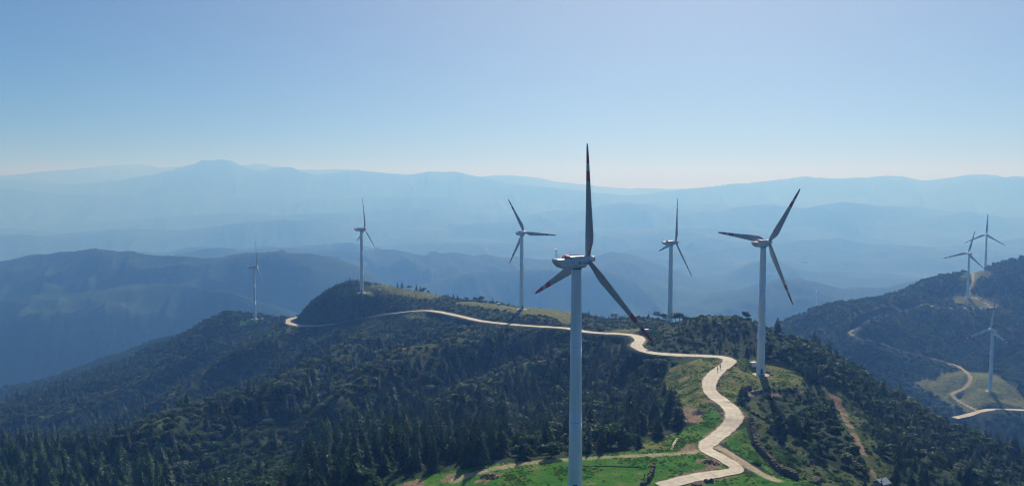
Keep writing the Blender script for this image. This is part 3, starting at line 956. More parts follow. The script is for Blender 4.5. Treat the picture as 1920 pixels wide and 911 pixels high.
# ------------------------------------------------------------------ roads
def ribbon(name, L, w, m, lift=0.02, thick=0.25):
    n = len(L)
    t = np.gradient(L[:, :2], axis=0)
    t /= np.linalg.norm(t, axis=1)[:, None]
    nr = np.stack([t[:, 1], -t[:, 0]], 1)
    s = np.append(0, np.cumsum(np.linalg.norm(np.diff(L[:, :2], axis=0), axis=1)))
    hw = (L[:, 3] if L.shape[1] > 3 else np.full(n, w)) * 0.5
    hw = hw + 0.45 * vnoise(s / 6.0, s * 0, 5) + 0.35 * vnoise(s / 1.6, s * 0, 6)
    V, F, UV = [], [], []
    cols = 7
    for i in range(n):
        for k in range(cols):
            u = k / (cols - 1) * 2 - 1
            V.append((L[i, 0] + nr[i, 0] * u * hw[i], L[i, 1] + nr[i, 1] * u * hw[i], L[i, 2] + lift))
            UV.append((k / (cols - 1), s[i]))
        for u in (1, -1):
            V.append((L[i, 0] + nr[i, 0] * u * hw[i], L[i, 1] + nr[i, 1] * u * hw[i], L[i, 2] + lift - thick))
            UV.append(((u + 1) / 2, s[i]))
    W = cols + 2
    for i in range(n - 1):
        a, b = i * W, (i + 1) * W
        for k in range(cols - 1):
            F.append((a + k, a + k + 1, b + k + 1, b + k))
        F.append((a + cols - 1, a + cols, b + cols, b + cols - 1))
        F.append((a + cols + 1, a, b, b + cols + 1))
    o = mesh_obj(name, V, F, m)
    uvl = o.data.uv_layers.new(name='UVMap')
    idx = np.empty(len(o.data.loops), np.int32)
    o.data.loops.foreach_get('vertex_index', idx)
    uvl.data.foreach_set('uv', np.array(UV, np.float32)[idx].ravel())
    o['kind'] = 'structure'
    return o


ribbon('road', ROADL, 5.0, M_ROAD)
ribbon('road', FAR_ROAD, 5.2, M_ROAD)


# ------------------------------------------------------------------ haze
def haze_box():
    bm = bmesh.new()
    x = 15900.0
    z0, z1 = float(GZ.min()) - 1.0, float(GZ.max()) + 30.0
    add_box(bm, 0, 0, (z0 + z1) / 2, 2 * x, 2 * x, z1 - z0)
    m = bpy.data.materials.new('haze')
    m.use_nodes = True
    n, l = m.node_tree.nodes, m.node_tree.links
    n.remove(n['Principled BSDF'])
    v = n.new('ShaderNodeVolumePrincipled')
    v.inputs['Color'].default_value = HAZE_COLOR
    v.inputs['Absorption Color'].default_value = HAZE_ABSORB
    v.inputs['Density'].default_value = HAZE_DENSITY
    v.inputs['Anisotropy'].default_value = HAZE_G
    l.new(v.outputs[0], n['Material Output'].inputs['Volume'])
    o = bm_obj('haze', bm, m)
    o['kind'] = 'stuff'


haze_box()

# ponds in the far valley
M_WATER = simple('pond_water', (0.06, 0.09, 0.10), 0.12, 0.1, 0.02, 0, 0, 0.6)


def pond(px, py, wpx, dpx):
    dd = np.geomspace(900, 12000, 3000)
    p = at(np.full(3000, px), np.full(3000, py), dd)
    h = height(p[:, 0], p[:, 1])
    k = np.nonzero(p[:, 2] < h)[0]
    i = k[0]
    D = dd[i]
    rx = wpx * D / FPX / 2
    ry = dpx * D / FPX / 2 / max(0.02, -p[i, 2] / D)
    V, n = [], 40
    for k in range(n):
        a = 2 * math.pi * k / n
        q = 1 + 0.35 * math.sin(2 * a + px) + 0.2 * math.sin(5 * a + 1)
        V.append((p[i, 0] + rx * q * math.cos(a), p[i, 1] + ry * q * math.sin(a)))
    hz = height([v[0] for v in V], [v[1] for v in V]).max() + 0.5
    V = [(a, b, hz) for a, b in V]
    V2 = [(a, b, hz - 30) for a, b, _ in V]
    o = mesh_obj('pond', V + V2, [list(range(n))] + [(k, k + n, (k + 1) % n + n, (k + 1) % n) for k in range(n)], M_WATER)
    o['kind'] = 'structure'


for a in ((1443, 519, 16, 3), (1586, 495, 10, 2.6), (1506, 492, 14, 1.6), (940, 411, 9, 1.6)):
    pond(*a)


# ------------------------------------------------------------------ wind turbines
def superellipse_section(bm, x, zc, hy, hz, n=24, e=3.2):
    ring = []
    for k in range(n):
        a = 2 * math.pi * (k + 0.5) / n
        c, s = math.cos(a), math.sin(a)
        ring.append(bm.verts.new((x, hy * math.copysign(abs(c) ** (2 / e), c), zc + hz * math.copysign(abs(s) ** (2 / e), s))))
    return ring


def loft(bm, rings):
    for a, b in zip(rings, rings[1:]):
        n = len(a)
        for k in range(n):
            bm.faces.new((a[k], a[(k + 1) % n], b[(k + 1) % n], b[k]))
    bm.faces.new(list(reversed(rings[0])))
    bm.faces.new(rings[-1])
    bmesh.ops.recalc_face_normals(bm, faces=bm.faces)


def text_mesh(name, s, size, m, parent, M):
    cu = bpy.data.curves.new(name, 'FONT')
    cu.body = s
    cu.size = size
    cu.extrude = 0.012
    cu.resolution_u = 2
    tmp = bpy.data.objects.new(name + '_source', cu)
    COL.objects.link(tmp)
    dg = C.evaluated_depsgraph_get()
    me = bpy.data.meshes.new_from_object(tmp.evaluated_get(dg))
    me.transform(M)
    bpy.data.objects.remove(tmp)
    me.materials.clear()
    me.materials.append(m)
    o = bpy.data.objects.new(name, me)
    COL.objects.link(o)
    o.parent = parent
    return o


def blade_mesh():
    R = 25.0
    st = [(0.5, 1.15, 1.15, 0), (1.4, 1.15, 1.15, 0), (2.6, 1.45, 0.95, 18), (4.0, 1.95, 0.68, 17), (5.4, 2.15, 0.52, 15), (7.5, 1.98, 0.42, 11), (10, 1.74, 0.33, 8), (13, 1.46, 0.26, 5.5),
          (16, 1.22, 0.20, 3.5), (19, 0.98, 0.15, 2), (22, 0.74, 0.10, 1), (24, 0.52, 0.07, 0), (24.75, 0.30, 0.045, 0), (25.0, 0.08, 0.02, 0)]
    bm = bmesh.new()
    rings = []
    n = 20
    for z, ch, th, tw in st:
        tt = -math.radians(tw * 0.3 + 2)
        ch *= 1.18 if z > 2 else 1.0
        q = min(1, max(0, (z - 1.4) / 2.6))
        ring = []
        for k in range(n):
            a = 2 * math.pi * k / n
            # circle -> aerofoil; chord along y, thickness along x
            yc, xc = 0.5 * ch * math.cos(a), 0.5 * th * math.sin(a)
            u = (math.cos(a) + 1) / 2                       # 1 leading, 0 trailing
            xa = 0.5 * th * math.sin(a) * (0.25 + 1.15 * u ** 0.6) * (1.1 - 0.25 * u)
            ya = ch * (u - 0.68)
            y, x = yc * (1 - q) + ya * q, xc * (1 - q) + xa * q
            c, s = math.cos(tt), math.sin(tt)
            ring.append(bm.verts.new((x * c + y * s - 0.02 * (z / 8) ** 2, -x * s + y * c, z)))
        rings.append(ring)
    loft(bm, rings)
    return bm


def make_turbine():
    t = empty('wind_turbine', (0, 0, 0))
    # foundation and tower
    bm = bmesh.new()
    add_lathe(bm, [(3.2, -0.8), (3.2, 0.12), (3.0, 0.18), (1.75, 0.2)], 40)
    bm_obj('foundation', bm, M_CONC, t)
    bm = bmesh.new()
    prof = [(1.58, 0.16), (1.58, 0.4)]
    zz = [0.4, 16.0, 32.0, 48.4]
    rad = lambda z: 1.55 - 0.50 * (z / 48.4) ** 0.9
    for a, b in zip(zz, zz[1:]):
        for k in range(6):
            z = a + (b - a) * k / 6
            prof.append((rad(z), z))
        prof += [(rad(b), b)]
    add_lathe(bm, prof, 48)
    tw = bm_obj('tower', bm, M_WHITE, t, True)
    bm = bmesh.new()
    add_lathe(bm, [(1.02, 48.4), (1.10, 48.45), (1.10, 48.62), (0.95, 48.66)], 32)
    bm_obj('yaw_bearing', bm, M_DARK, t, True)
    bm = bmesh.new()
    a0 = math.radians(-125)
    add_box(bm, 1.50, 0, 1.75, 0.16, 0.85, 2.0, 0.05)
    add_box(bm, 2.1, 0, 0.45, 1.1, 1.0, 0.08)
    for k in range(3):
        add_box(bm, 2.8 + 0.3 * k, 0, 0.36 - 0.13 * k, 0.3, 1.0, 0.06)
    for sy in (-0.5, 0.5):
        add_tube(bm, (1.6, sy, 1.4), (2.6, sy, 1.4), 0.03)
        add_tube(bm, (2.6, sy, 0.3), (2.6, sy, 1.4), 0.03)
    bmesh.ops.rotate(bm, verts=bm.verts, cent=(0, 0, 0), matrix=Matrix.Rotation(a0, 3, 'Z'))
    bm_obj('door', bm, M_DOORB, tw)
    # nacelle: x along the rotor axis
    bm = bmesh.new()
    sec = [(-5.5, 0.52, 0.95, 0.22), (-5.35, 0.34, 1.08, 0.42), (-5.0, 0.10, 1.18, 0.66), (-4.4, -0.14, 1.25, 0.90), (-3.4, -0.28, 1.30, 1.06), (-2.35, -0.30, 1.32, 1.10), (-2.15, -0.10, 1.33, 1.30), (-1.0, -0.06, 1.33, 1.32), (0.4, -0.05, 1.33, 1.33),
           (1.4, -0.06, 1.30, 1.30), (1.85, -0.03, 1.18, 1.14), (2.15, 0.0, 0.98, 0.95)]
    loft(bm, [superellipse_section(bm, x, zc, hy, hz, 32, 4.5) for x, zc, hy, hz in sec])
    nac = bm_obj('nacelle', bm, M_NAC, t)
    nac.location = (0, 0, 50.0)
    # seam that sweeps down the sides
    side = [(-2.25, 1.05), (-2.0, 0.4), (-1.6, -0.25), (-1.1, -0.75), (-0.5, -1.02), (0.4, -1.12), (1.5, -1.10)]
    for sy in (-1, 1):
        bm = bmesh.new()
        for (x0, z0), (x1, z1) in zip(side, side[1:]):
            add_tube(bm, (x0, sy * 1.315, z0), (x1, sy * 1.315, z1), 0.035, 5)
        bm_obj('seam', bm, M_DARK, nac)
    bm = bmesh.new()
    add_box(bm, -5.22, 0, 0.34, 0.46, 1.9, 0.42, 0.06)
    bm_obj('rear_vent', bm, M_DARK, nac)
    bm = bmesh.new()
    add_box(bm, -2.75, 0, 1.02, 0.7, 1.5, 0.42, 0.05)
    add_box(bm, -2.45, 0.15, 1.40, 0.9, 1.2, 0.14, 0.03)
    add_box(bm, -3.35, -0.2, 0.88, 0.5, 0.9, 0.2, 0.03)
    bm_obj('roof_hatch', bm, M_RED, nac)
    bm = bmesh.new()
    for sy in (-0.95, 0.95):
        add_tube(bm, (-2.0, sy, 1.34), (1.2, sy, 1.36), 0.05, 6)
    for k in range(5):
        x = -2.0 + 0.8 * k
        add_tube(bm, (x, -0.95, 1.34), (x, 0.95, 1.34), 0.03, 5)
    bm_obj('roof_rail', bm, M_RED, nac)
    bm = bmesh.new()
    for a, b in (((-5.15, 0.35, 0.7), (-5.05, 0.25, 2.35)), ((-5.15, -0.35, 0.7), (-5.05, -0.25, 2.35)), ((-4.1, 0, 0.8), (-5.0, 0, 2.2)), ((-4.75, 0, 0.75), (-5.05, 0.25, 1.7)),
                 ((-5.05, -0.45, 2.35), (-5.05, 0.45, 2.35)), ((-5.05, -0.4, 2.35), (-5.05, -0.4, 2.75)), ((-5.05, 0.4, 2.35), (-5.05, 0.4, 2.7)), ((-5.3, 0.4, 2.72), (-4.8, 0.4, 2.72)), ((-5.25, -0.4, 2.62), (-4.85, -0.4, 2.62))):
        add_tube(bm, a, b, 0.032, 5)
    add_box(bm, -5.05, -0.4, 2.78, 0.22, 0.22, 0.12)
    bm_obj('wind_sensor_mast', bm, M_STEEL, nac)
    # emblem and lettering on both flanks
    for sy in (-1, 1):
        bm = bmesh.new()

        def swoosh(pts):
            f = [bm.verts.new((x, sy * 1.338, z)) for x, z in pts]
            g = [bm.verts.new((x, sy * 1.318, z)) for x, z in pts]
            bm.faces.new(f)
            for k in range(len(pts)):
                bm.faces.new((f[k], g[k], g[(k + 1) % len(pts)], f[(k + 1) % len(pts)]))
        X0 = -0.45 * 1.0
        for dx, dz, k in ((0.0, 0.0, 1.0), (0.13, -0.17, 0.86), (0.26, -0.32, 0.6)):
            pts = [(0.0, 0.0), (0.12, 0.14), (0.34, 0.21), (0.86, 0.24), (0.66, 0.12), (0.36, 0.09), (0.22, -0.02), (0.16, -0.12)]
            swoosh([(-sy * (X0 + dx + a * k - 0.5 * 0) + (0 if sy < 0 else 0.35), -0.28 + dz + b * k + 0.1) for a, b in pts])
        bmesh.ops.recalc_face_normals(bm, faces=bm.faces)
        bm_obj('emblem', bm, M_BLUE, nac)
        Mt = Matrix.Translation((0.45, sy * 1.325, -0.42)) @ Matrix.Rotation(math.radians(90), 4, 'X')
        if sy > 0:
            Mt = Matrix.Translation((-0.5, sy * 1.325, -0.42)) @ Matrix.Rotation(math.pi, 4, 'Z') @ Matrix.Rotation(math.radians(90), 4, 'X')
        text_mesh('lettering', '金风科技', 0.42, M_INK, nac, Mt)
    # hub
    bm = bmesh.new()
    add_lathe(bm, [(0.55, -0.95), (0.95, -0.9), (1.02, -0.5), (1.02, 0.35), (0.85, 0.75), (0.62, 0.95)], 32, 'X')
    hub = bm_obj('hub', bm, M_NAC, t, True)
    TILT = math.radians(5)
    hubM = Matrix.Translation((0, 0, 50.0)) @ Matrix.Rotation(-TILT, 4, 'Y') @ Matrix.Translation((3.0, 0, 0))
    hub.matrix_local = hubM
    bm = bmesh.new()
    add_lathe(bm, [(0.56, 0.94), (0.58, 1.25), (0.54, 1.5), (0.40, 1.62), (0.1, 1.66)], 28, 'X')
    bm_obj('nose_cone', bm, M_STEEL, hub, True)
    bmb = blade_mesh()
    b0 = bm_obj('blade', bmb, M_BLADE, t, True)
    blades = [b0]
    for k in (1, 2):
        b = b0.copy()
        COL.objects.link(b)
        b.parent = t
        blades.append(b)
    pose(t, 0.0)
    return t


def pose(t, roll, cone=2.0, R=25.0):
    hubM = Matrix.Translation((0, 0, 50.0)) @ Matrix.Rotation(-math.radians(5), 4, 'Y') @ Matrix.Translation((3.0, 0, 0))
    k = 0
    for c in t.children:
        if c.name.startswith('blade'):
            c.matrix_local = hubM @ Matrix.Rotation(math.radians(roll + 120 * k), 4, 'X') @ Matrix.Rotation(math.radians(cone), 4, 'Y') @ Matrix.Diagonal((1, 1, R / 25.0, 1))
            k += 1


TURB = [  # base, yaw of the rotor axis, roll, cone, rotor radius, label
    ((13.5, 154.4, -63.9), 60, 6, 0, 24.5, 'large nearest white wind turbine with blue emblem, on the green grass bench', None),
    ((94.1, 276.3, -68.0), 58, 36, 0, 24.9, 'white wind turbine on the grassy pad beside the bend of the concrete road', None),
    ((92.3, 428.4, -77.6), 78, 14, 0, 26.5, 'white wind turbine seen side on, rising behind the rounded scrubby mound', None),
    ((6.3, 480.5, -74.8), 36, -28, 0, 25.0, 'white wind turbine on the dry grass knoll, one blade pointing level to the right', None),
    ((-118.0, 578.5, -76.9), 60, 4, 0, 24.5, 'white wind turbine at the highest left end of the grassy ridge above the road', None),
    ((-245.1, 698.5, -117.9), 60, 4, 3, 24.5, 'small white wind turbine on the left shoulder where the road ends', None),
    ((512.9, 827.3, -115.4), 9, 14, 5, 26.0, 'white wind turbine on the terraced grass pad of the right hand hill', None),
    ((606.7, 944.2, -100.7), 21, 2, 5, 26.0, 'white wind turbine on the skyline crest of the right hand hill', None),
    ((389.2, 593.3, -159.3), 0, 6, 3, 23.5, 'white wind turbine low on the grassy spur beside the curved dirt track', None)]
proto_turbine = make_turbine()
GT = 'wind turbines of the hilltop wind farm'


def place_turbine(base, yaw, roll, cone, R, label, first=False):
    t = proto_turbine if first else copy_tree(proto_turbine)
    t.location = base
    t.rotation_euler = (0, 0, math.radians(90 - yaw))
    pose(t, roll, cone, R)
    tag(t, label, 'wind turbine', GT)
    return t


for i, (b, yaw, roll, cone, R, lab, _) in enumerate(TURB):
    tb = place_turbine(b, yaw, roll, cone, R, lab, i == 0)
    if i == 8:  # the sunlit look of this rotor is put into its blade colour
        pale = None
        for c in tb.children:
            if c.name.startswith('blade'):
                if pale is None:
                    pale = c.data.copy()
                    pale.materials[0] = M_BLADE_LIT
                c.data = pale


def hub_at(px, py, d):
    p = at(px, py, d)
    return (p[0], p[1], p[2] - 50.0)


def hub_on_ground(px, py, d0, d1):
    dd = np.linspace(d0, d1, 400)
    p = at(np.full(400, px), np.full(400, py), dd)
    h = height(p[:, 0], p[:, 1])
    i = np.abs(h + 50 - p[:, 2]).argmin()
    return (p[i, 0], p[i, 1], h[i] - 0.1)


place_turbine(hub_on_ground(1829, 498.5, 1150, 1330), 55, 98, 3, 25, 'far wind turbine showing only two blades and hub over the right hand crest')
place_turbine(hub_on_ground(1941, 458, 1050, 1300), 20, -118, 3, 25, 'wind turbine beyond the right hand crest showing only a blade tip at the picture edge')
place_turbine(hub_on_ground(1531, 546, 1500, 2500), 35, 2, 3, 25, 'faint hazy wind turbine against the blue hill left of the right hand ridge')
place_turbine(hub_on_ground(1646, 557.5, 1500, 2500), 40, -14, 3, 25, 'faint hazy turbine peeping over the pale track on the right hand hill')
place_turbine(hub_on_ground(1578, 564, 1500, 2500), 62, 0, 3, 25, 'faint hazy turbine with only its upright blade above the tree covered shoulder')


# ------------------------------------------------------------------ plants
def leaf_cards(V, F, c, r, n, size, up=0.3, flat=1.0, rng=RNG):
    """n small leaf clumps spread on and in an ellipsoid"""
    for _ in range(n):
        d = rng.normal(size=3)
        d /= np.linalg.norm(d)
        p = np.array(c) + d * np.array(r) * (rng.uniform(0.45, 1.0) ** 0.6)
        a = rng.normal(size=3) + np.array([0, 0, up])
        a /= np.linalg.norm(a)
        u = np.cross(a, rng.normal(size=3))
        u /= np.linalg.norm(u)
        v = np.cross(a, u) * flat
        s = size * rng.uniform(0.6, 1.4)
        i = len(V)
        V += [p - u * s, p - v * s * 0.6 + a * s * 0.2, p + u * s, p + v * s * 0.6 + a * s * 0.15]
        F.append((i, i + 1, i + 2, i + 3))


def conifer_mesh(seed, full=1.0, droop=0.25, gap=0.0, n_t=17):
    """unit height conifer crown: tiers of drooping boughs, each a bent tapering strip with side sprays"""
    r = np.random.default_rng(seed)
    V, F = [], []
    for i in range(n_t):
        t = (i + 0.3) / n_t
        z = 0.10 + 0.89 * t
        L = 0.27 * full * (1 - t) ** 0.75 + 0.012
        nb = int(9 - 4 * t)
        ph = r.uniform(0, 6.28)
        for k in range(nb):
            if r.uniform() < gap:
                continue
            a = ph + 2 * math.pi * k / nb + r.uniform(-0.3, 0.3)
            l = L * r.uniform(0.62, 1.18)
            zz = z + r.uniform(-0.02, 0.02)
            d = np.array([math.cos(a), math.sin(a), 0])
            s = np.array([-d[1], d[0], 0])
            w = l * 0.26
            rise = 0.10 * l
            pts = [np.array([0, 0, zz]), d * l * 0.5 + [0, 0, zz + rise], d * l + [0, 0, zz - droop * l]]
            i0 = len(V)
            V += [pts[0] - s * w * 0.35, pts[0] + s * w * 0.35, pts[1] - s * w + [0, 0, -0.02], pts[1] + s * w + [0, 0, -0.02], pts[2], pts[1] + [0, 0, 0.03 * l]]
            F += [(i0, i0 + 2, i0 + 5), (i0, i0 + 5, i0 + 1), (i0 + 1, i0 + 5, i0 + 3), (i0 + 2, i0 + 4, i0 + 5), (i0 + 5, i0 + 4, i0 + 3)]
            for q in range(5):
                u = r.uniform(0.25, 1.0)
                b = pts[0] * (1 - u) + pts[2] * u + np.array([0, 0, rise * 2.2 * u * (1 - u)])
                sd = s * r.choice([-1, 1])
                tip = b + sd * l * 0.30 * (1.15 - u * 0.6) + d * l * 0.14 + [0, 0, r.uniform(-0.16, 0.08) * l]
                j = len(V)
                V += [b - d * l * 0.07, b + d * l * 0.09, tip]
                F.append((j, j + 1, j + 2))
                j = len(V)
                V += [b + sd * l * 0.02, b + d * l * 0.06, b + d * l * 0.05 + [0, 0, -0.18 * l]]
                F.append((j, j + 1, j + 2))
    # leader
    j = len(V)
    V += [np.array([-0.012, 0, 0.94]), np.array([0.012, 0, 0.94]), np.array([0, 0, 1.04])]
    F.append((j, j + 1, j + 2))
    return V, F


def broad_mesh(seed, n=8, cards=95, size=0.07, flat=False):
    r = np.random.default_rng(seed)
    V, F = [], []
    for k in range(n):
        a = r.uniform(0, 6.28)
        rr = r.uniform(0, 0.30)
        z = r.uniform(0.40, 0.84)
        if flat:
            z = 0.55 + 0.12 * (k % 4)
            rr = r.uniform(0.1, 0.42)
        c = (rr * math.cos(a), rr * math.sin(a), z)
        s = r.uniform(0.15, 0.25)
        leaf_cards(V, F, c, (s, s, s * (0.35 if flat else 0.78)), cards, size, 0.5, 1.0, r)
    return V, F


def shrub_mesh(seed, n=6, cards=60):
    r = np.random.default_rng(seed)
    V, F = [], []
    for k in range(n):
        a = r.uniform(0, 6.28)
        rr = r.uniform(0, 0.5)
        s = r.uniform(0.22, 0.42)
        leaf_cards(V, F, (rr * math.cos(a), rr * math.sin(a), s * 0.75), (s, s, s * 0.8), cards, 0.11, 0.4, 1.0, r)
    return V, F


def tuft_mesh(seed):
    r = np.random.default_rng(seed)
    V, F = [], []
    for k in range(34):
        a, rr = r.uniform(0, 6.28), r.uniform(0, 0.75) ** 0.7
        p = np.array([rr * math.cos(a), rr * math.sin(a), -0.05])
        b = r.uniform(0, 6.28)
        d = np.array([math.cos(b), math.sin(b), 0]) * 0.10
        q = np.array([r.normal() * 0.2, r.normal() * 0.2, r.uniform(0.3, 0.9)])
        i = len(V)
        V += [p - d, p + d, p + q]
        F.append((i, i + 1, i + 2))
    return V, F


def proto(name, vf, m):
    me = bpy.data.meshes.new(name)
    V, F = vf
    me.from_pydata([tuple(map(float, v)) for v in V], [], F)
    me.update()
    me.materials.append(m)
    return me


CONIF = [proto('conifer_crown', conifer_mesh(20 + k, 0.92 + 0.12 * (k % 3), 0.30, 0.10 + 0.05 * (k % 2), 15 + k), M_CONIF) for k in range(5)]
CEDAR = [proto('bright_conifer_crown', conifer_mesh(40 + k, 1.12 + 0.1 * (k % 2), 0.10, 0.0, 20), M_CEDAR) for k in range(4)]
SPIND = [proto('sparse_conifer_crown', conifer_mesh(60 + k, 0.95, 0.30, 0.30, 14), M_CONIF) for k in range(2)]
BROAD = [proto('broadleaf_crown', broad_mesh(80 + k, 8 + k % 3, 85), M_LEAF) for k in range(5)]
SILVER = [proto('silvery_crown', broad_mesh(130 + k, 9, 70), M_SILVER) for k in range(3)]
PINE = [proto('flat_topped_crown', broad_mesh(90 + k, 9, 60, 0.06, True), M_CONIF) for k in range(2)]
SHRUB = [proto('shrub_leaves', shrub_mesh(100 + k), M_SHRUB) for k in range(4)]
DSHRUB = [proto('dark_shrub_leaves', shrub_mesh(110 + k), M_LEAF) for k in range(3)]
TUFT = [proto('grass_tuft', tuft_mesh(120 + k), M_TUFT) for k in range(3)]


def trunk_mesh(limbs=False):
    bm = bmesh.new()
    add_lathe(bm, [(0.028, -0.06), (0.020, 0.05), (0.016, 0.4), (0.008, 0.8), (0.003, 0.97)], 7)
    if limbs:
        for k in range(6):
            a = k * 2.4
            z = 0.28 + 0.07 * k
            add_tube(bm, (0, 0, z), (0.24 * math.cos(a), 0.24 * math.sin(a), z + 0.18), 0.007, 5)
    me = bpy.data.meshes.new('trunk')
    bm.to_mesh(me)
    bm.free()
    me.materials.append(M_BARK)
    return me


TRUNK, TRUNKB = trunk_mesh(), trunk_mesh(True)


def plant(name, label, cat, group, loc, h, w, crown, trunk, rz, part='crown'):
    t = empty(name, loc, rz)
    t.scale = (w, w, h)
    c = bpy.data.objects.new(part, crown)
    COL.objects.link(c)
    c.parent = t
    if trunk is not None:
        k = bpy.data.objects.new('trunk', trunk)
        COL.objects.link(k)
        k.parent = t
    tag(t, label, cat, group)
    return t


def instancer(name, meshes, pts, rz, scl, idx):
    """one object that draws a mesh of the list at every point (geometry nodes)"""
    me = bpy.data.meshes.new(name)
    me.vertices.add(len(pts))
    me.vertices.foreach_set('co', np.asarray(pts, np.float32).ravel())
    a = me.attributes.new('turn', 'FLOAT', 'POINT')
    a.data.foreach_set('value', np.asarray(rz, np.float32))
    a = me.attributes.new('size', 'FLOAT_VECTOR', 'POINT')
    a.data.foreach_set('vector', np.asarray(scl, np.float32).ravel())
    a = me.attributes.new('pick', 'INT', 'POINT')
    a.data.foreach_set('value', np.asarray(idx, np.int32))
    o = bpy.data.objects.new(name, me)
    COL.objects.link(o)
    coll = bpy.data.collections.new(name + '_kinds')
    for k, m in enumerate(meshes):
        coll.objects.link(bpy.data.objects.new('%s_%02d' % (name, k), m))
    ng = bpy.data.node_groups.new(name, 'GeometryNodeTree')
    ng.interface.new_socket('Geometry', in_out='INPUT', socket_type='NodeSocketGeometry')
    ng.interface.new_socket('Geometry', in_out='OUTPUT', socket_type='NodeSocketGeometry')
    n, l = ng.nodes, ng.links
    gi, go = n.new('NodeGroupInput'), n.new('NodeGroupOutput')
    ip = n.new('GeometryNodeInstanceOnPoints')
    ci = n.new('GeometryNodeCollectionInfo')
    ci.inputs['Collection'].default_value = coll
    ci.inputs['Separate Children'].default_value = True
    ci.inputs['Reset Children'].default_value = True
    ip.inputs['Pick Instance'].default_value = True

    def attr(nm, ty):
        q = n.new('GeometryNodeInputNamedAttribute')
        q.data_type = ty
        q.inputs['Name'].default_value = nm
        return q.outputs['Attribute']
    cx = n.new('ShaderNodeCombineXYZ')
    l.new(attr('turn', 'FLOAT'), cx.inputs[2])
    e2r = n.new('FunctionNodeEulerToRotation')
    l.new(cx.outputs[0], e2r.inputs[0])
    l.new(gi.outputs[0], ip.inputs['Points'])
    l.new(ci.outputs[0], ip.inputs['Instance'])
    l.new(attr('pick', 'INT'), ip.inputs['Instance Index'])
    l.new(e2r.outputs[0], ip.inputs['Rotation'])
    l.new(attr('size', 'FLOAT_VECTOR'), ip.inputs['Scale'])
    l.new(ip.outputs[0], go.inputs[0])
    md = o.modifiers.new('scatter', 'NODES')
    md.node_group = ng
    o['kind'] = 'stuff'
    return o


# pixels of the road, tower feet and cabinets that plants must not hide
_rp = proj(ROADL[:, 0], ROADL[:, 1], ROADL[:, 2])
_fr = proj(FAR_ROAD[:, 0], FAR_ROAD[:, 1], FAR_ROAD[:, 2])
_pd = np.array([list(map(float, proj(*b))) for b in [t[0] for t in TURB]])
KEEP = np.concatenate([np.stack(_rp, 1), np.stack(_fr, 1), _pd, np.array([[1412, 686, 280.0], [1406, 690, 280], [1436, 703, 276], [1415, 735, 255], [1425, 733, 255], [712, 544, 590], [935, 571, 500], [1212, 623, 380], [492, 599, 715],
                                                                                 [1411, 790, 215], [1412, 805, 210], [1414, 818, 200], [1418, 836, 190], [1432, 851, 185], [1446, 865, 180], [1457, 879, 176], [1474, 890, 172]])])
KEEP = KEEP[(KEEP[:, 0] > -50) & (KEEP[:, 0] < 1980)]


def hides_road(px, py0, py1, d, wpx):
    """True where a plant (foot py0, top py1, half-width wpx) stands in front of a road sample or tower foot"""
    r = np.zeros(len(px), bool)
    for i in range(0, len(px), 5000):
        s = slice(i, i + 5000)
        r[s] = ((np.abs(px[s, None] - KEEP[None, :, 0]) < wpx[s, None] + 1.5) & (py1[s, None] < KEEP[None, :, 1] + 1.0) & (py0[s, None] > KEEP[None, :, 1] - 2) & (d[s, None] < KEEP[None, :, 2] + 2)).any(1)
    return r


def jitter_grid(x0, x1, y0, y1, step, seed):
    r = np.random.default_rng(seed)
    X, Y = np.meshgrid(np.arange(x0, x1, step), np.arange(y0, y1, step))
    return (X + r.uniform(-0.5, 0.5, X.shape) * step).ravel(), (Y + r.uniform(-0.5, 0.5, X.shape) * step).ravel(), r


def candidates(x0, x1, y0, y1, step, seed, hmax=8.0, rmax=1000.0, rmin=60.0):
    x, y, r = jitter_grid(x0, x1, y0, y1, step, seed)
    rr = np.hypot(x, y)
    k = (y > 40) & (np.abs(np.arctan2(x, y)) < math.radians(37)) & (rr > rmin) & (rr < rmax)
    x, y = x[k], y[k]
    z = height(x, y)
    k = visible(x, y, z + hmax)
    x, y, z = x[k], y[k], z[k]
    px, py, d = proj(x, y, z)
    k = (px > -60) & (px < 1980) & (py < 1040)
    return [v[k] for v in (x, y, z, px, py, d)], r


def open_ground(px, py, d, x, y):
    g = region_mask(px, py, d, 'grass') | region_mask(px, py, d, 'dry') | region_mask(px, py, d, 'dirt')
    dr, _ = seg_dist(x, y, ROADL)
    o = g | (dr < 4.6)
    for L in [FAR_ROAD, TRACK, BENCH_TRACK] + FAR_TRACKS:
        dd_, _ = seg_dist(x, y, L)
        o |= dd_ < (3.6 if L is TRACK or L is BENCH_TRACK else 6.0)
    for X, Y, r_ in PADS:
        o |= np.hypot(x - X, y - Y) < r_
    return o


def smooth(a, b, v):
    t = np.clip((v - a) / (b - a), 0, 1)
    return t * t * (3 - 2 * t)


# ---- the woods on the near ridge
(x, y, z, px, py, d), rg = candidates(-420, 330, 110, 830, 3.4, 5, 8)
n = len(x)
op = open_ground(px, py, d, x, y)
scr = region_mask(px, py, d, 'scrub')
far_hill = (px > 1440) & (d > 540)
clump = fbm(x, y, 45, 3, 31) - 0.9 * (np.clip(spur(x, y), -0.2, 0.9) - 0.25) * (px < 1300)
u = rg.uniform(size=n)
v = rg.uniform(size=n)
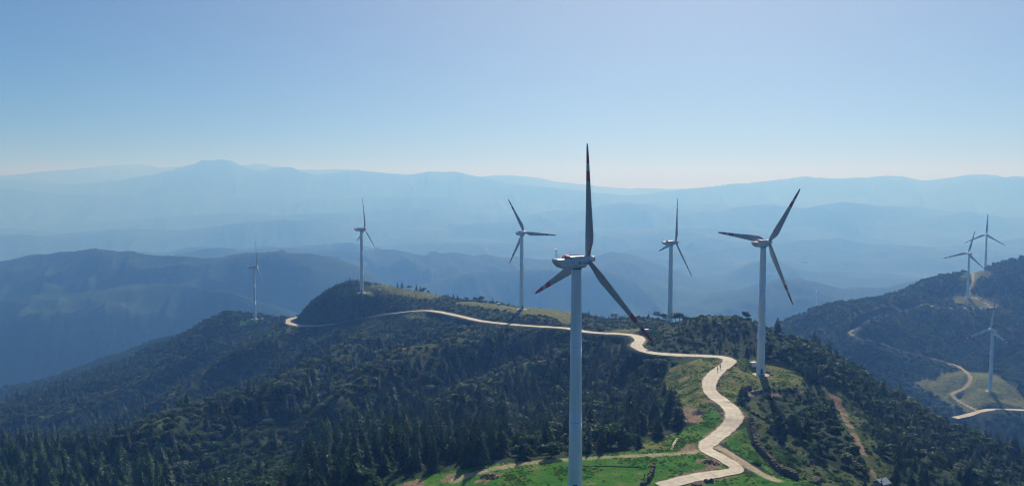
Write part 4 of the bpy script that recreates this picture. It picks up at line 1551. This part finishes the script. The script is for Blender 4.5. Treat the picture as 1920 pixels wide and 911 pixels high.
# shares of conifers over the ridge
sdist = spur_dist(x + 9 * fbm(x, y, 30, 2, 6), y + 9 * fbm(x, y, 30, 2, 7))
onspur = sdist < 9 + 8 * fbm(x, y, 25, 2, 8)
conif = np.full(n, 0.48)
conif = np.where((px < 330) & (py > 835), 0.85, conif)
conif = np.where((px > 560) & (px < 950) & (py > 770), 0.80, conif)
conif = np.where((px >= 330) & (px <= 560) & (py > 800), 0.25, conif)
conif = np.where((px > 820) & (px < 1260) & (py > 640) & (py < 860), 0.62, conif)
conif = np.where((px > 1640) & (py > 800), 0.6, conif)
conif = np.where((px > 1440) & (py < 800), 0.22, conif)
conif = np.where((py < 640), 0.10, conif)
is_con = (u < conif + 0.35 * clump)
bank = (py < 625) & (px < 1240) & (px > 540)                 # scrubby cut banks above the road
mound = (px > 1225) & (px < 1480) & (py < 665) & (d > 290)
is_con &= ~scr & ~onspur
hgt = np.where(is_con, 4.0 + 5.0 * rg.uniform(0, 1, n) ** 1.5, 2.1 + 3.0 * rg.uniform(0, 1, n) ** 1.3)
hgt = np.where(scr, hgt * 0.55, hgt)
hgt = np.where((px > 1375) & (px < 1510) & (py > 715) & (py < 800), hgt * 0.5, hgt)
hgt = np.where(bank | mound, hgt * 0.42, hgt)
hgt = np.where((px > 1400) & (py > 720), hgt * 0.78, hgt)
hgt = np.where((d > 450) & (py < 720) & (px < 560), hgt * 0.72, hgt)
hgt = np.where((px < 330) & (py > 835) & is_con, hgt * 1.1 + 0.8, hgt)
hgt = np.where((px > 540) & (px < 960) & (py > 770) & is_con, hgt * 1.15 + 1.2, hgt)
big = fbm(x, y, 30, 2, 91) > 0.18
hgt = np.where(big & ~bank & ~mound & ~scr, hgt * 1.3, hgt)
dens = 0.86 + 0 * x
dens = np.where(scr, 0.12, dens)
dens = np.where((fbm(x, y, 38, 3, 77) > 0.34) & (py > 620), 0.35, dens)
dens = np.where(mound & (px < 1400), 0.7, dens)
dens = np.where(is_con, dens * 0.72, dens)
hgt = np.where(onspur, hgt * 0.7, hgt)
keep = (v < dens) & ~op & ~far_hill
wpx = hgt * 0.25 * FPX / d
keep &= ~hides_road(px, py, py - hgt * FPX / d, d, wpx)
# nothing tall right at the bench edge in front of the main tower's lawn
ii = np.nonzero(keep)[0]
TREES = dict(x=x[ii], y=y[ii], z=z[ii] - 0.15, px=px[ii], py=py[ii], d=d[ii], h=hgt[ii], con=is_con[ii], bank=(bank | mound)[ii], scr=scr[ii], sp=onspur[ii])
bright = (TREES['px'] < 300) & (TREES['py'] > 850) | (TREES['px'] > 420) & (TREES['px'] < 760) & (TREES['py'] > 740) & (TREES['py'] < 850) & (rg.uniform(size=len(ii)) < 0.7) | (rg.uniform(size=len(ii)) < 0.12)
TREES['bright'] = bright & TREES['con']
sv = np.clip(spur(TREES['x'], TREES['y']), 0, 1)
TREES['silver'] = ~TREES['con'] & (rg.uniform(size=len(ii)) < 0.08 + 0.22 * sv * (TREES['px'] < 1300) + 0.5 * TREES['sp']) & (TREES['h'] > 1.9)  # silvery trees, gathered on the spurs to boost their sunlit strips by colour
N = len(ii)
rz = rg.uniform(0, 6.28, N)
wd = TREES['h'] * rg.uniform(0.85, 1.2, N) * np.where(TREES['con'], 1.0, 1.4)
small = ~TREES['con'] & (TREES['h'] < 2.6) & ~TREES['silver']
app = TREES['h'] * FPX / TREES['d']
on = (TREES['px'] > 2) & (TREES['px'] < 1918) & (TREES['py'] - app < 905) & visible(TREES['x'], TREES['y'], TREES['z'] + 0.6 * TREES['h'], -0.002)
single = np.zeros(N, bool)


def take(mask, k):
    c = np.nonzero(mask & on)[0]
    c = c[np.argsort(-app[c])][:k]
    single[c] = True
    return c


GC, GB = 'conifers of the hillside woods', 'broadleaf trees of the hillside woods'


def zone(a, b, dd):
    if a > 1400:
        return 'on the steep slope below the road, right of the stone wall'
    if a > 820:
        return 'in the hollow between the green bench and the road'
    if a > 400:
        return 'in the dark stand left of the grassy bench'
    return 'in the plantation at the lower left corner'


for i in take(TREES['con'], 296):
    a = TREES
    br = bool(a['bright'][i])
    plant('conifer_tree', ('bright green conifer ' if br else 'dark green conifer ') + zone(a['px'][i], a['py'][i], a['d'][i]), 'conifer', GC, (a['x'][i], a['y'][i], a['z'][i]), a['h'][i], wd[i], random.choice(CEDAR if br else CONIF), TRUNK, rz[i])
for i in take(~TREES['con'] & ~small, 290):
    a = TREES
    plant('broadleaf_tree', ('pale silvery broadleaf tree ' if a['silver'][i] else 'green rounded broadleaf tree ') + zone(a['px'][i], a['py'][i], a['d'][i]), 'broadleaf tree', GB, (a['x'][i], a['y'][i], a['z'][i]), a['h'][i], wd[i], random.choice(SILVER if a['silver'][i] else BROAD), TRUNKB, rz[i])
rest = ~single
kinds = np.where(TREES['con'], np.where(TREES['bright'], 5 + rg.integers(0, 4, N), rg.integers(0, 5, N)), np.where(small, 14 + rg.integers(0, 3, N), np.where(TREES['silver'], 17 + rg.integers(0, 3, N), 9 + rg.integers(0, 5, N))))
scl = np.stack([wd, wd, TREES['h']], 1)
scl[small] = (TREES['h'][small] * 1.1)[:, None]
instancer('forest', CONIF + CEDAR + BROAD + DSHRUB + SILVER, np.stack([TREES['x'], TREES['y'], TREES['z']], 1)[rest], rz[rest], scl[rest], kinds[rest])
print('TREES', N, 'single', single.sum())

# ---- shrubs: the larger near ones singly, the rest as undergrowth
(x, y, z, px, py, d), rg = candidates(-420, 330, 110, 760, 2.0, 15, 2)
op = open_ground(px, py, d, x, y)
scr = region_mask(px, py, d, 'scrub')
dryz = region_mask(px, py, d, 'dry') & ~region_mask(px, py, d, 'dirt')
dr, _ = seg_dist(x, y, ROADL)
n = len(x)
u = rg.uniform(size=n)
dens = np.where(scr, 0.80, 0.42)
dens = np.where(fbm(x, y, 16, 2, 44) > 0.05, dens * 1.4, dens * 0.6)
keep = (u < dens) & (~op | (dryz & (u < 0.13) & (dr > 4.2))) & ~((px > 1440) & (d > 540))
sz = 0.4 + 1.1 * rg.uniform(0, 1, n) ** 2.2 + np.where(fbm(x, y, 12, 2, 71) > 0.25, 0.5, 0)
sz = np.where(dryz, sz * 0.6, sz)
keep &= ~hides_road(px, py, py - sz * 1.1 * FPX / d, d, sz * FPX / d)
ii = np.nonzero(keep)[0]
app = sz * FPX / d
cand = np.nonzero(keep & scr & (px > 1395) & (px < 1660) & (py < 905) & visible(x, y, z + 0.8, -0.001))[0]
one = cand[np.argsort(-app[cand])][:280]
for i in one:
    is_pale = rg.uniform() < 0.6  # paler leaves picked at random
    plant('shrub', ('pale yellow green shrub' if is_pale else 'dark green shrub') + ' on the brown slope right of the dry stone wall', 'shrub', 'shrubs on the brown slope', (x[i], y[i], z[i] - 0.05), sz[i] * 0.95, sz[i], random.choice(SHRUB if is_pale else DSHRUB), None, rg.uniform(0, 6.28), 'leaves')
ii = np.setdiff1d(ii, one)
s3 = np.stack([sz[ii], sz[ii], sz[ii] * rg.uniform(0.7, 1.1, len(ii))], 1)
instancer('undergrowth', SHRUB + DSHRUB, np.stack([x[ii], y[ii], z[ii] - 0.05], 1), rg.uniform(0, 6.28, len(ii)), s3, rg.integers(0, 7, len(ii)))
print('SHRUBS', len(ii))

# ---- grass tufts on the bench and pads
(x, y, z, px, py, d), rg = candidates(-60, 130, 120, 330, 0.52, 25, 0.5, 330)
g = region_mask(px, py, d, 'grass') | region_mask(px, py, d, 'dry') | region_mask(px, py, d, 'scrub')
op = region_mask(px, py, d, 'dirt')
dr, _ = seg_dist(x, y, ROADL)
d2, _ = seg_dist(x, y, TRACK)
d3, _ = seg_dist(x, y, BENCH_TRACK)
ptch = fbm(x, y, 6, 3, 55)
keep = g & ~op & (dr > 2.9) & (d2 > 1.5) & (d3 > 1.2) & (rg.uniform(size=len(x)) < 0.25 + 0.9 * ptch)
ii = np.nonzero(keep)[0]
s = rg.uniform(0.2, 0.7, len(ii)) * (0.7 + 0.5 * np.clip(ptch[ii], 0, 1))
instancer('grass', TUFT, np.stack([x[ii], y[ii], z[ii]], 1), rg.uniform(0, 6.28, len(ii)), np.stack([s * 1.3, s * 1.3, s * 0.8], 1), rg.integers(0, 3, len(ii)))
print('TUFTS', len(ii))

# ---- woods on the right hand hill, the spur and the hills beyond
(x, y, z, px, py, d), rg = candidates(-700, 950, 380, 1300, 4.6, 35, 6, 1200)
op = open_ground(px, py, d, x, y)
n = len(x)
hillz = ((px > 1440) & (d > 540)) | (d > 835)
keep = hillz & ~op & (rg.uniform(size=n) < np.where(fbm(x, y, 50, 3, 66) > 0.25, 0.45, 0.95))
hh = rg.uniform(2.6, 5.6, n)
keep &= ~hides_road(px, py, py - hh * FPX / d, d, hh * 0.4 * FPX / d)
A = [v[keep] for v in (x, y, z, hh)]
x, y, z, hh = A
instancer('woods', BROAD[:4] + CONIF[:2], np.stack([x, y, z - 0.3], 1), rg.uniform(0, 6.28, len(x)), np.stack([hh * 1.35, hh * 1.35, hh], 1), rg.choice(6, len(x), p=[.22, .22, .22, .22, .06, .06]))
print('WOODS', len(x))

# ---- trees that stand out against the valley
SKY = [(732, 544.5, 6, 's'), (745.5, 548, 13, 's'), (754, 550, 16, 's'), (768, 550, 8, 'p'), (781, 553, 14, 'c'), (788, 554, 13, 'c'), (794, 555, 9, 'b'), (803, 558, 6, 'b'), (818, 561, 5, 'c'), (838.5, 563, 7, 'c'), (850, 564, 11, 'c'), (858, 564.5, 9, 'c'),
       (875, 566, 7, 'b'), (891, 568, 9, 'b'), (902, 569, 13, 'b'), (924, 569, 12, 's'), (1104, 592, 12, 's'), (1153, 599, 11, 'p'), (1165, 600, 7, 's'), (1171, 600, 7, 's'), (1232, 602, 15, 'p'), (1243, 604, 14, 'b'), (1266, 612, 18, 'p'), (1274, 612, 17, 'p'), (1282, 612, 10, 'b'),
       (1398, 601, 15, 'b'), (1458, 630, 35, 'c'), (1100, 594, 5, 'b')]
NM = {'s': ('conifer_tree', 'thin sparse conifer', 'conifer'), 'c': ('conifer_tree', 'dark pointed conifer', 'conifer'), 'b': ('broadleaf_tree', 'rounded tree', 'broadleaf tree'), 'p': ('pine_tree', 'flat topped pine', 'pine')}


def skyline_place(a):
    if a < 830:
        return 'on the grassy crest right of the high left turbine'
    if a < 960:
        return 'on the ridge edge left of the knoll turbine'
    if a < 1200:
        return 'on the low crest just right of the nearest tower'
    if a < 1300:
        return 'beside the turbine behind the mound'
    if a < 1430:
        return 'on top of the scrubby mound'
    return 'standing alone on the skyline right of the pad turbine'


for a, b, hp, k in SKY:
    rng_d = (440, 640) if a < 1250 else (270, 400)
    dd = np.linspace(*rng_d, 500)
    p = at(np.full(500, a), np.full(500, b), dd)
    h = height(p[:, 0], p[:, 1])
    pyc = proj(p[:, 0], p[:, 1], h)[1]
    i = int(pyc.argmin())                       # the crest of the ridge along this line of sight
    i = max(0, i - 2)
    H = max(hp * 0.9, pyc[i] - (b - hp)) * dd[i] / FPX * 1.05
    p[i, 2] = h[i]
    nm, lb, ct = NM[k]
    lab = ('tall ' if hp >= 15 else 'small ' if hp <= 8 else '') + lb + ' ' + skyline_place(a)
    plant(nm, lab, ct, 'trees along the ridge skyline', (p[i, 0], p[i, 1], min(p[i, 2], h[i]) - 0.1), H, H * (1.5 if k in 'bp' else 1.15), random.choice({'s': SPIND, 'c': CONIF, 'b': BROAD, 'p': PINE}[k]), TRUNKB if k in 'bp' else TRUNK, random.uniform(0, 6))


# ------------------------------------------------------------------ small things
def rock_bm(seed, sx, sy, sz, sub=3):
    bm = bmesh.new()
    bmesh.ops.create_icosphere(bm, subdivisions=sub, radius=1.0)
    r = np.random.default_rng(seed)
    pl = [(lambda q: q / np.linalg.norm(q))(r.normal(size=3)) for _ in range(9)]
    of = r.uniform(0.55, 0.9, 9)
    for v in bm.verts:
        c = np.array(v.co)
        for p_, o_ in zip(pl, of):
            e_ = c @ p_ - o_
            if e_ > 0:
                c = c - p_ * e_ * 0.9
        c = c * (1 + 0.10 * float(vnoise(np.array([c[0] * 3 + seed]), np.array([c[1] * 3 + c[2] * 2]))[0]))
        v.co = (c[0] * sx, c[1] * sy, c[2] * sz)
    return bm


def rock(px, py, w, hgt_, depth, m, label, seed, group=None):
    p = hit(px, py)
    o = bm_obj('boulder', rock_bm(seed, w / 2, depth / 2, hgt_ * 0.62), m)
    o.location = p + Vector((0, 0, hgt_ * 0.22))
    o.rotation_euler = (0, 0, seed * 1.3)
    tag(o, label, 'boulder', group)


rock(1306, 910, 3.2, 0.9, 2.2, M_ROCK, 'broad flat dark boulder at the bottom edge beside the lower road', 3)
rock(1325, 903.5, 1.3, 0.9, 1.2, M_ROCK, 'small dark boulder just right of the broad flat one by the lower road', 4)
rock(1334, 903, 1.1, 1.0, 1.1, M_ROCK, 'rounded dark boulder at the right end of the row under the lower road', 5)
rock(1531, 905, 4.4, 1.7, 2.5, M_ROCK, 'large black outcrop at the right tip of the green bench', 6)
rock(1207, 910, 1.7, 1.1, 1.6, M_ROCK, 'dark boulder at the bottom edge left of the broken wall on the lawn', 7)
rock(1222, 845.5, 0.8, 0.35, 0.5, M_PALEROCK, 'pale flat stone at the far edge of the lawn', 8)
rock(1396, 731, 2.0, 1.5, 1.6, M_ROCK, 'dark jagged rock on the edge of the turbine pad above the scrub', 9)
rock(1405, 729, 2.4, 1.6, 2.0, M_ROCK, 'largest dark rock in the bank in front of the pad turbine', 10)
rock(1450, 721, 1.0, 0.9, 1.0, M_ROCK, 'brown rock right of the tower shadow on the turbine pad', 11)
for k, (a, b, w_) in enumerate([(1416, 731, 1.6), (1427, 735, 1.9), (1441, 733, 1.5), (1462, 733, 1.4), (1478, 731, 1.7), (1492, 730, 1.2), (1389, 735, 1.3)]):
    rock(a, b, w_, 1.1, 1.3, M_ROCK, 'dark rock along the broken edge of the turbine pad', 60 + k, 'dark rocks along the pad edge')
rock(1447, 704, 1.6, 0.6, 1.2, M_ROCK, 'low dark heap in the grass right of the pad turbine foot', 12)
rock(1382, 620, 3.4, 1.6, 2.0, M_PALEROCK, 'pale rock showing through the scrub on the mound', 13)
rock(1347, 608, 2.2, 1.2, 1.6, M_PALEROCK, 'weathered pale rock near the top of the mound', 14)
rock(757, 896, 1.5, 0.5, 1.2, M_PALEROCK, 'pale stone at the left edge of the bare earth below the conifers', 15)
for k, (a, b) in enumerate([(1253, 893), (1260, 897.5), (1261, 892), (1256, 865), (1205, 877), (1228, 857), (1165, 892), (1350, 857), (1320, 905), (1398, 834)]):
    rock(a, b, 0.35, 0.25, 0.3, M_PALEROCK, 'little whitish stone lying in the lawn grass', 30 + k, 'whitish stones in the grass')


def stone_wall(name, pts, h, w, label, m, seed, lean=0.0):
    L = resample(catmull(np.array([list(hit(*p)) for p in pts]), 6), 0.42)
    r = np.random.default_rng(seed)
    bm = bmesh.new()
    t = np.gradient(L[:, :2], axis=0)
    for i in range(len(L)):
        ang = math.atan2(t[i, 1], t[i, 0])
        top = h * r.uniform(0.7, 1.15)
        zc = -0.1
        while zc < top:
            hh_ = r.uniform(0.2, 0.42)
            for side in (-0.5, 0.5):
                rr_ = bmesh.ops.create_cube(bm, size=1.0)['verts']
                mt = Matrix.Translation((L[i, 0] + r.normal() * 0.04, L[i, 1] + r.normal() * 0.04, L[i, 2] + zc + hh_ / 2)) @ Matrix.Rotation(ang + r.normal() * 0.15, 4, 'Z') @ Matrix.Rotation(r.normal() * 0.12, 4, 'X') @ Matrix.Translation((0, side * w / 2, 0)) @ Matrix.Diagonal((r.uniform(0.34, 0.6), w * r.uniform(0.48, 0.62), hh_ * 0.98, 1))
                for v in rr_:
                    v.co = mt @ Vector([c + r.normal() * 0.05 for c in v.co])
            zc += hh_
    o = bm_obj(name, bm, m)
    tag(o, label, 'stone wall')


stone_wall('stone_wall', [(1408, 787), (1410, 800), (1412, 815), (1415, 828), (1419, 840), (1431, 853), (1445, 867), (1456, 881), (1473, 891), (1494, 899)], 1.35, 0.8, 'long dry stone wall curving down the grass edge right of the road', M_ROCK, 3)
stone_wall('stone_wall', [(1216, 902), (1220, 893), (1224, 884), (1226, 876)], 0.9, 0.6, 'short broken stone wall on the lawn left of the lower road', M_ROCK, 4)
stone_wall('stone_wall', [(1410, 737.5), (1420, 736), (1430, 733)], 0.6, 0.8, 'low line of pale stones at the foot of the turbine pad bank', M_PALEROCK, 5)


def post(px, py, h, label):
    p = hit(px, py)
    bm = bmesh.new()
    add_box(bm, 0, 0, h / 2 - 0.2, 0.16, 0.16, h + 0.4, 0.02)
    add_box(bm, 0, 0, h + 0.03, 0.22, 0.22, 0.06, 0.01)
    o = bm_obj('fence_post', bm, M_BARK)
    o.location = p
    o.rotation_euler = (0.06, 0.03, px)
    tag(o, label, 'post')


post(1214.5, 899, 1.5, 'thin wooden post nearest the broken stone wall on the lawn')
post(1207.5, 899, 1.1, 'shorter wooden post farther left of the broken wall on the lawn')


def strip(name, pts, w, t, m, label, cat, lift=0.0):
    L = resample(np.array([list(hit(*p)) for p in pts]), 0.7)
    bm = bmesh.new()
    for a, b in zip(L, L[1:]):
        q = Vector(b - a)
        r_ = bmesh.ops.create_cube(bm, size=1.0)['verts']
        mt = Matrix.Translation((Vector(a) + Vector(b)) / 2 + Vector((0, 0, lift))) @ q.to_track_quat('X', 'Z').to_matrix().to_4x4() @ Matrix.Diagonal((q.length * 1.03, w, t, 1))
        for v in r_:
            v.co = mt @ v.co
    o = bm_obj(name, bm, m)
    tag(o, label, cat)


strip('drain_pipe', [(1085, 874.5), (1140, 874.5), (1180, 875.5), (1206, 877)], 0.12, 0.12, M_SOIL, 'thin dark pipe lying across the lawn right of the nearest tower', 'pipe', 0.08)
strip('concrete_slab', [(1259, 843), (1264, 832), (1270, 822)], 0.6, 0.2, M_CONC, 'pale concrete slab strip running down the grass bank', 'slab', 0.05)


def heap(px, py, w, h, m, label, cat, seed, name):
    p = hit(px, py)
    r = np.random.default_rng(seed)
    bm = bmesh.new()
    for k in range(46):
        q = bmesh.ops.create_icosphere(bm, subdivisions=1, radius=1.0)['verts']
        a, rr = r.uniform(0, 6.28), r.uniform(0, 1) ** 0.7
        mt = Matrix.Translation((rr * w / 2 * math.cos(a), rr * w / 3.2 * math.sin(a), h * (1 - rr) * r.uniform(0.1, 0.9))) @ Matrix.Rotation(r.uniform(0, 3), 4, 'Z') @ Matrix.Diagonal((*(r.uniform(0.12, 0.32, 3)), 1))
        for v in q:
            v.co = mt @ v.co
    o = bm_obj(name, bm, m)
    o.location = p
    tag(o, label, cat)


M_REDSOIL = simple('red_soil', (0.32, 0.14, 0.085), 0.95, 0.4, 2.0, 0, 0.4, 0.1)
heap(1367, 694, 2.2, 0.35, M_REDSOIL, 'scatter of reddish soil lumps on the right side of the concrete road', 'soil heap', 4, 'soil_heap')
heap(1310, 774, 4.0, 1.2, M_PALEROCK, 'pile of pale rubble in the dug out pit left of the road', 'rubble pile', 5, 'rubble_pile')
heap(1329, 868, 4.5, 0.9, M_ROCK, 'dark heap of dug soil between the two arms of the road', 'soil heap', 6, 'soil_heap')
heap(918, 894, 4.5, 0.8, M_ROCK, 'dark brown spoil heap on the left end of the lawn', 'soil heap', 7, 'soil_heap')
heap(1440, 699, 2.4, 0.7, M_ROCK, 'dark rubble against the right foot of the pad turbine', 'rubble pile', 8, 'rubble_pile')


def cabinet(px, py, s, rz_, label):
    p = hit(px, py)
    t = empty('transformer_cabinet', p, rz_)
    t.scale = (s, s, s)
    bm = bmesh.new()
    add_box(bm, 0, 0, 0.95, 2.4, 1.6, 1.7, 0.04)
    bm_obj('housing', bm, M_CAB, t)
    bm = bmesh.new()
    add_box(bm, 0, 0, 1.88, 2.6, 1.8, 0.14, 0.04)
    add_box(bm, 0, 0, 2.02, 2.0, 1.2, 0.14, 0.04)
    bm_obj('roof', bm, M_CABW, t)
    bm = bmesh.new()
    add_box(bm, 0, 0, 0.0, 2.7, 1.9, 0.3, 0.02)
    bm_obj('plinth', bm, M_CONC, t)
    for k in (-0.55, 0.55):
        bm = bmesh.new()
        add_box(bm, k, -0.82, 0.95, 0.95, 0.05, 1.4, 0.01)
        for q in range(4):
            add_box(bm, k, -0.85, 0.5 + 0.12 * q, 0.6, 0.03, 0.04)
        bm_obj('door', bm, M_CAB, t)
    tag(t, label, 'transformer cabinet', 'transformer cabinets by the turbines')


cabinet(1412.5, 687, 0.85, 0.3, 'grey transformer cabinet with white roof left of the pad turbine')
cabinet(1212, 624, 0.85, 0.5, 'white roofed transformer cabinet beside the road under the turbine blade tip')
cabinet(712, 546.5, 0.85, 0.2, 'grey transformer cabinet right of the high left turbine')
cabinet(935, 572.5, 0.85, 0.2, 'grey transformer cabinet left of the knoll turbine')
cabinet(492, 599.5, 0.8, 0.4, 'small transformer cabinet right of the turbine on the left shoulder')
cabinet(1840, 562, 0.9, 0.2, 'small transformer cabinet on the terraced pad of the right hand hill')


# a hut roof showing at the bottom edge on the slope
def hut():
    p = hit(1648, 912)
    p = Vector((p.x, p.y - 1.0, ground(p.x, p.y - 1.0)))
    t = empty('hut', p, 0.5)
    bm = bmesh.new()
    add_box(bm, 0, 0, 0.6, 3.0, 2.4, 1.8)
    bm_obj('wall', bm, M_CONC, t)
    V = [(-1.7, -1.5, 1.5), (1.7, -1.5, 1.5), (1.7, 0, 2.4), (-1.7, 0, 2.4), (-1.7, 1.5, 1.5), (1.7, 1.5, 1.5)]
    V += [(a, b, c - 0.1) for a, b, c in V]
    F = [(0, 1, 2, 3), (3, 2, 5, 4), (6, 9, 8, 7), (9, 10, 11, 8), (0, 6, 7, 1), (4, 5, 11, 10), (0, 3, 9, 6), (3, 4, 10, 9), (1, 7, 8, 2), (2, 8, 11, 5)]
    mesh_obj('roof', V, F, M_CAB, t)
    tag(t, 'small hut with grey pitched roof at the foot of the bare earth streak', 'hut')


hut()


# ------------------------------------------------------------------ people on the road
def skin_figure(name, joints, edges, radii, m, parent=None):
    me = bpy.data.meshes.new(name)
    me.from_pydata(joints, edges, [])
    o = bpy.data.objects.new(name, me)
    COL.objects.link(o)
    sk = o.modifiers.new('skin', 'SKIN')
    for v, r in zip(me.skin_vertices[0].data, radii):
        v.radius = (r, r)
    me.skin_vertices[0].data[0].use_root = True
    sb = o.modifiers.new('sub', 'SUBSURF')
    sb.levels = sb.render_levels = 1
    dg = C.evaluated_depsgraph_get()
    me2 = bpy.data.meshes.new_from_object(o.evaluated_get(dg))
    bpy.data.objects.remove(o)
    me2.materials.clear()
    me2.materials.append(m)
    me2.polygons.foreach_set('use_smooth', [True] * len(me2.polygons))
    o = bpy.data.objects.new(name, me2)
    COL.objects.link(o)
    if parent is not None:
        o.parent = parent
    return o


M_SKIN = simple('skin', (0.36, 0.22, 0.15), 0.6, 0.1)
M_HAIR = simple('hair', (0.02, 0.017, 0.015), 0.6, 0.2)


def person(px, py, rz_, top, legs, label, stride=0.14):
    p = hit(px, py)
    d_, z_ = seg_dist(np.array([p.x]), np.array([p.y]), ROADL)
    if d_[0] < 2.9:
        p.z = z_[0] + 0.02
    t = empty('person', p, rz_)
    J = [(0, 0, 0.92), (0, 0.0, 1.12), (0, 0.01, 1.36), (0, 0.0, 1.47), (0, 0.02, 1.56), (0, 0.03, 1.68),
         (0.19, 0, 1.38), (0.25, -0.02, 1.12), (0.24, 0.08, 0.90), (0.24, 0.11, 0.82), (-0.19, 0, 1.38), (-0.25, 0.02, 1.12), (-0.24, -0.02, 0.88), (-0.24, 0.0, 0.80),
         (0.09, 0, 0.88), (0.10, stride * 0.6, 0.48), (0.10, stride, 0.08), (0.10, stride + 0.16, 0.04), (-0.09, 0, 0.88), (-0.10, -stride * 0.3, 0.48), (-0.10, -stride, 0.08), (-0.10, -stride + 0.16, 0.04)]
    E = [(0, 1), (1, 2), (2, 3), (3, 4), (4, 5), (2, 6), (6, 7), (7, 8), (8, 9), (2, 10), (10, 11), (11, 12), (12, 13), (0, 14), (14, 15), (15, 16), (16, 17), (0, 18), (18, 19), (19, 20), (20, 21)]
    R = [0.14, 0.13, 0.15, 0.06, 0.09, 0.085, 0.065, 0.048, 0.036, 0.03, 0.065, 0.048, 0.036, 0.03, 0.09, 0.062, 0.045, 0.04, 0.09, 0.062, 0.045, 0.04]
    skin_figure('body', J, E, R, M_SKIN, t)
    k = [0, 1, 2, 6, 7, 10, 11]
    mp = {a: i for i, a in enumerate(k)}
    skin_figure('shirt', [J[a] for a in k], [(mp[a], mp[b]) for a, b in E if a in mp and b in mp], [R[a] * 1.16 + 0.008 for a in k], top, t)
    k = [0, 14, 15, 16, 18, 19, 20]
    mp = {a: i for i, a in enumerate(k)}
    skin_figure('trousers', [J[a] for a in k], [(mp[a], mp[b]) for a, b in E if a in mp and b in mp], [R[a] * 1.2 + 0.008 for a in k], legs, t)
    bm = bmesh.new()
    bmesh.ops.create_icosphere(bm, subdivisions=2, radius=1)
    for v in bm.verts:
        v.co = Vector((v.co.x * 0.10, v.co.y * 0.115 - 0.005, 1.675 + max(v.co.z, -0.35) * 0.115))
    bm_obj('hair', bm, M_HAIR, t, True)
    tag(t, label, 'person', 'people on the road')


M_WSHIRT = simple('white_cotton', (0.78, 0.77, 0.76), 0.8, 0.06)
M_PINK = simple('pale_pink_cloth', (0.45, 0.33, 0.34), 0.8, 0.1)
M_GREYC = simple('grey_blue_cloth', (0.30, 0.34, 0.40), 0.8, 0.1)
M_NAVY = simple('dark_cloth', (0.03, 0.035, 0.05), 0.8, 0.1)
person(1345.5, 697, 2.6, M_WSHIRT, M_PINK, 'person in white top and pale trousers walking at the left edge of the road')
person(1350.5, 692, 2.9, M_GREYC, M_NAVY, 'person in grey blue top walking on the road just beyond the one in white')
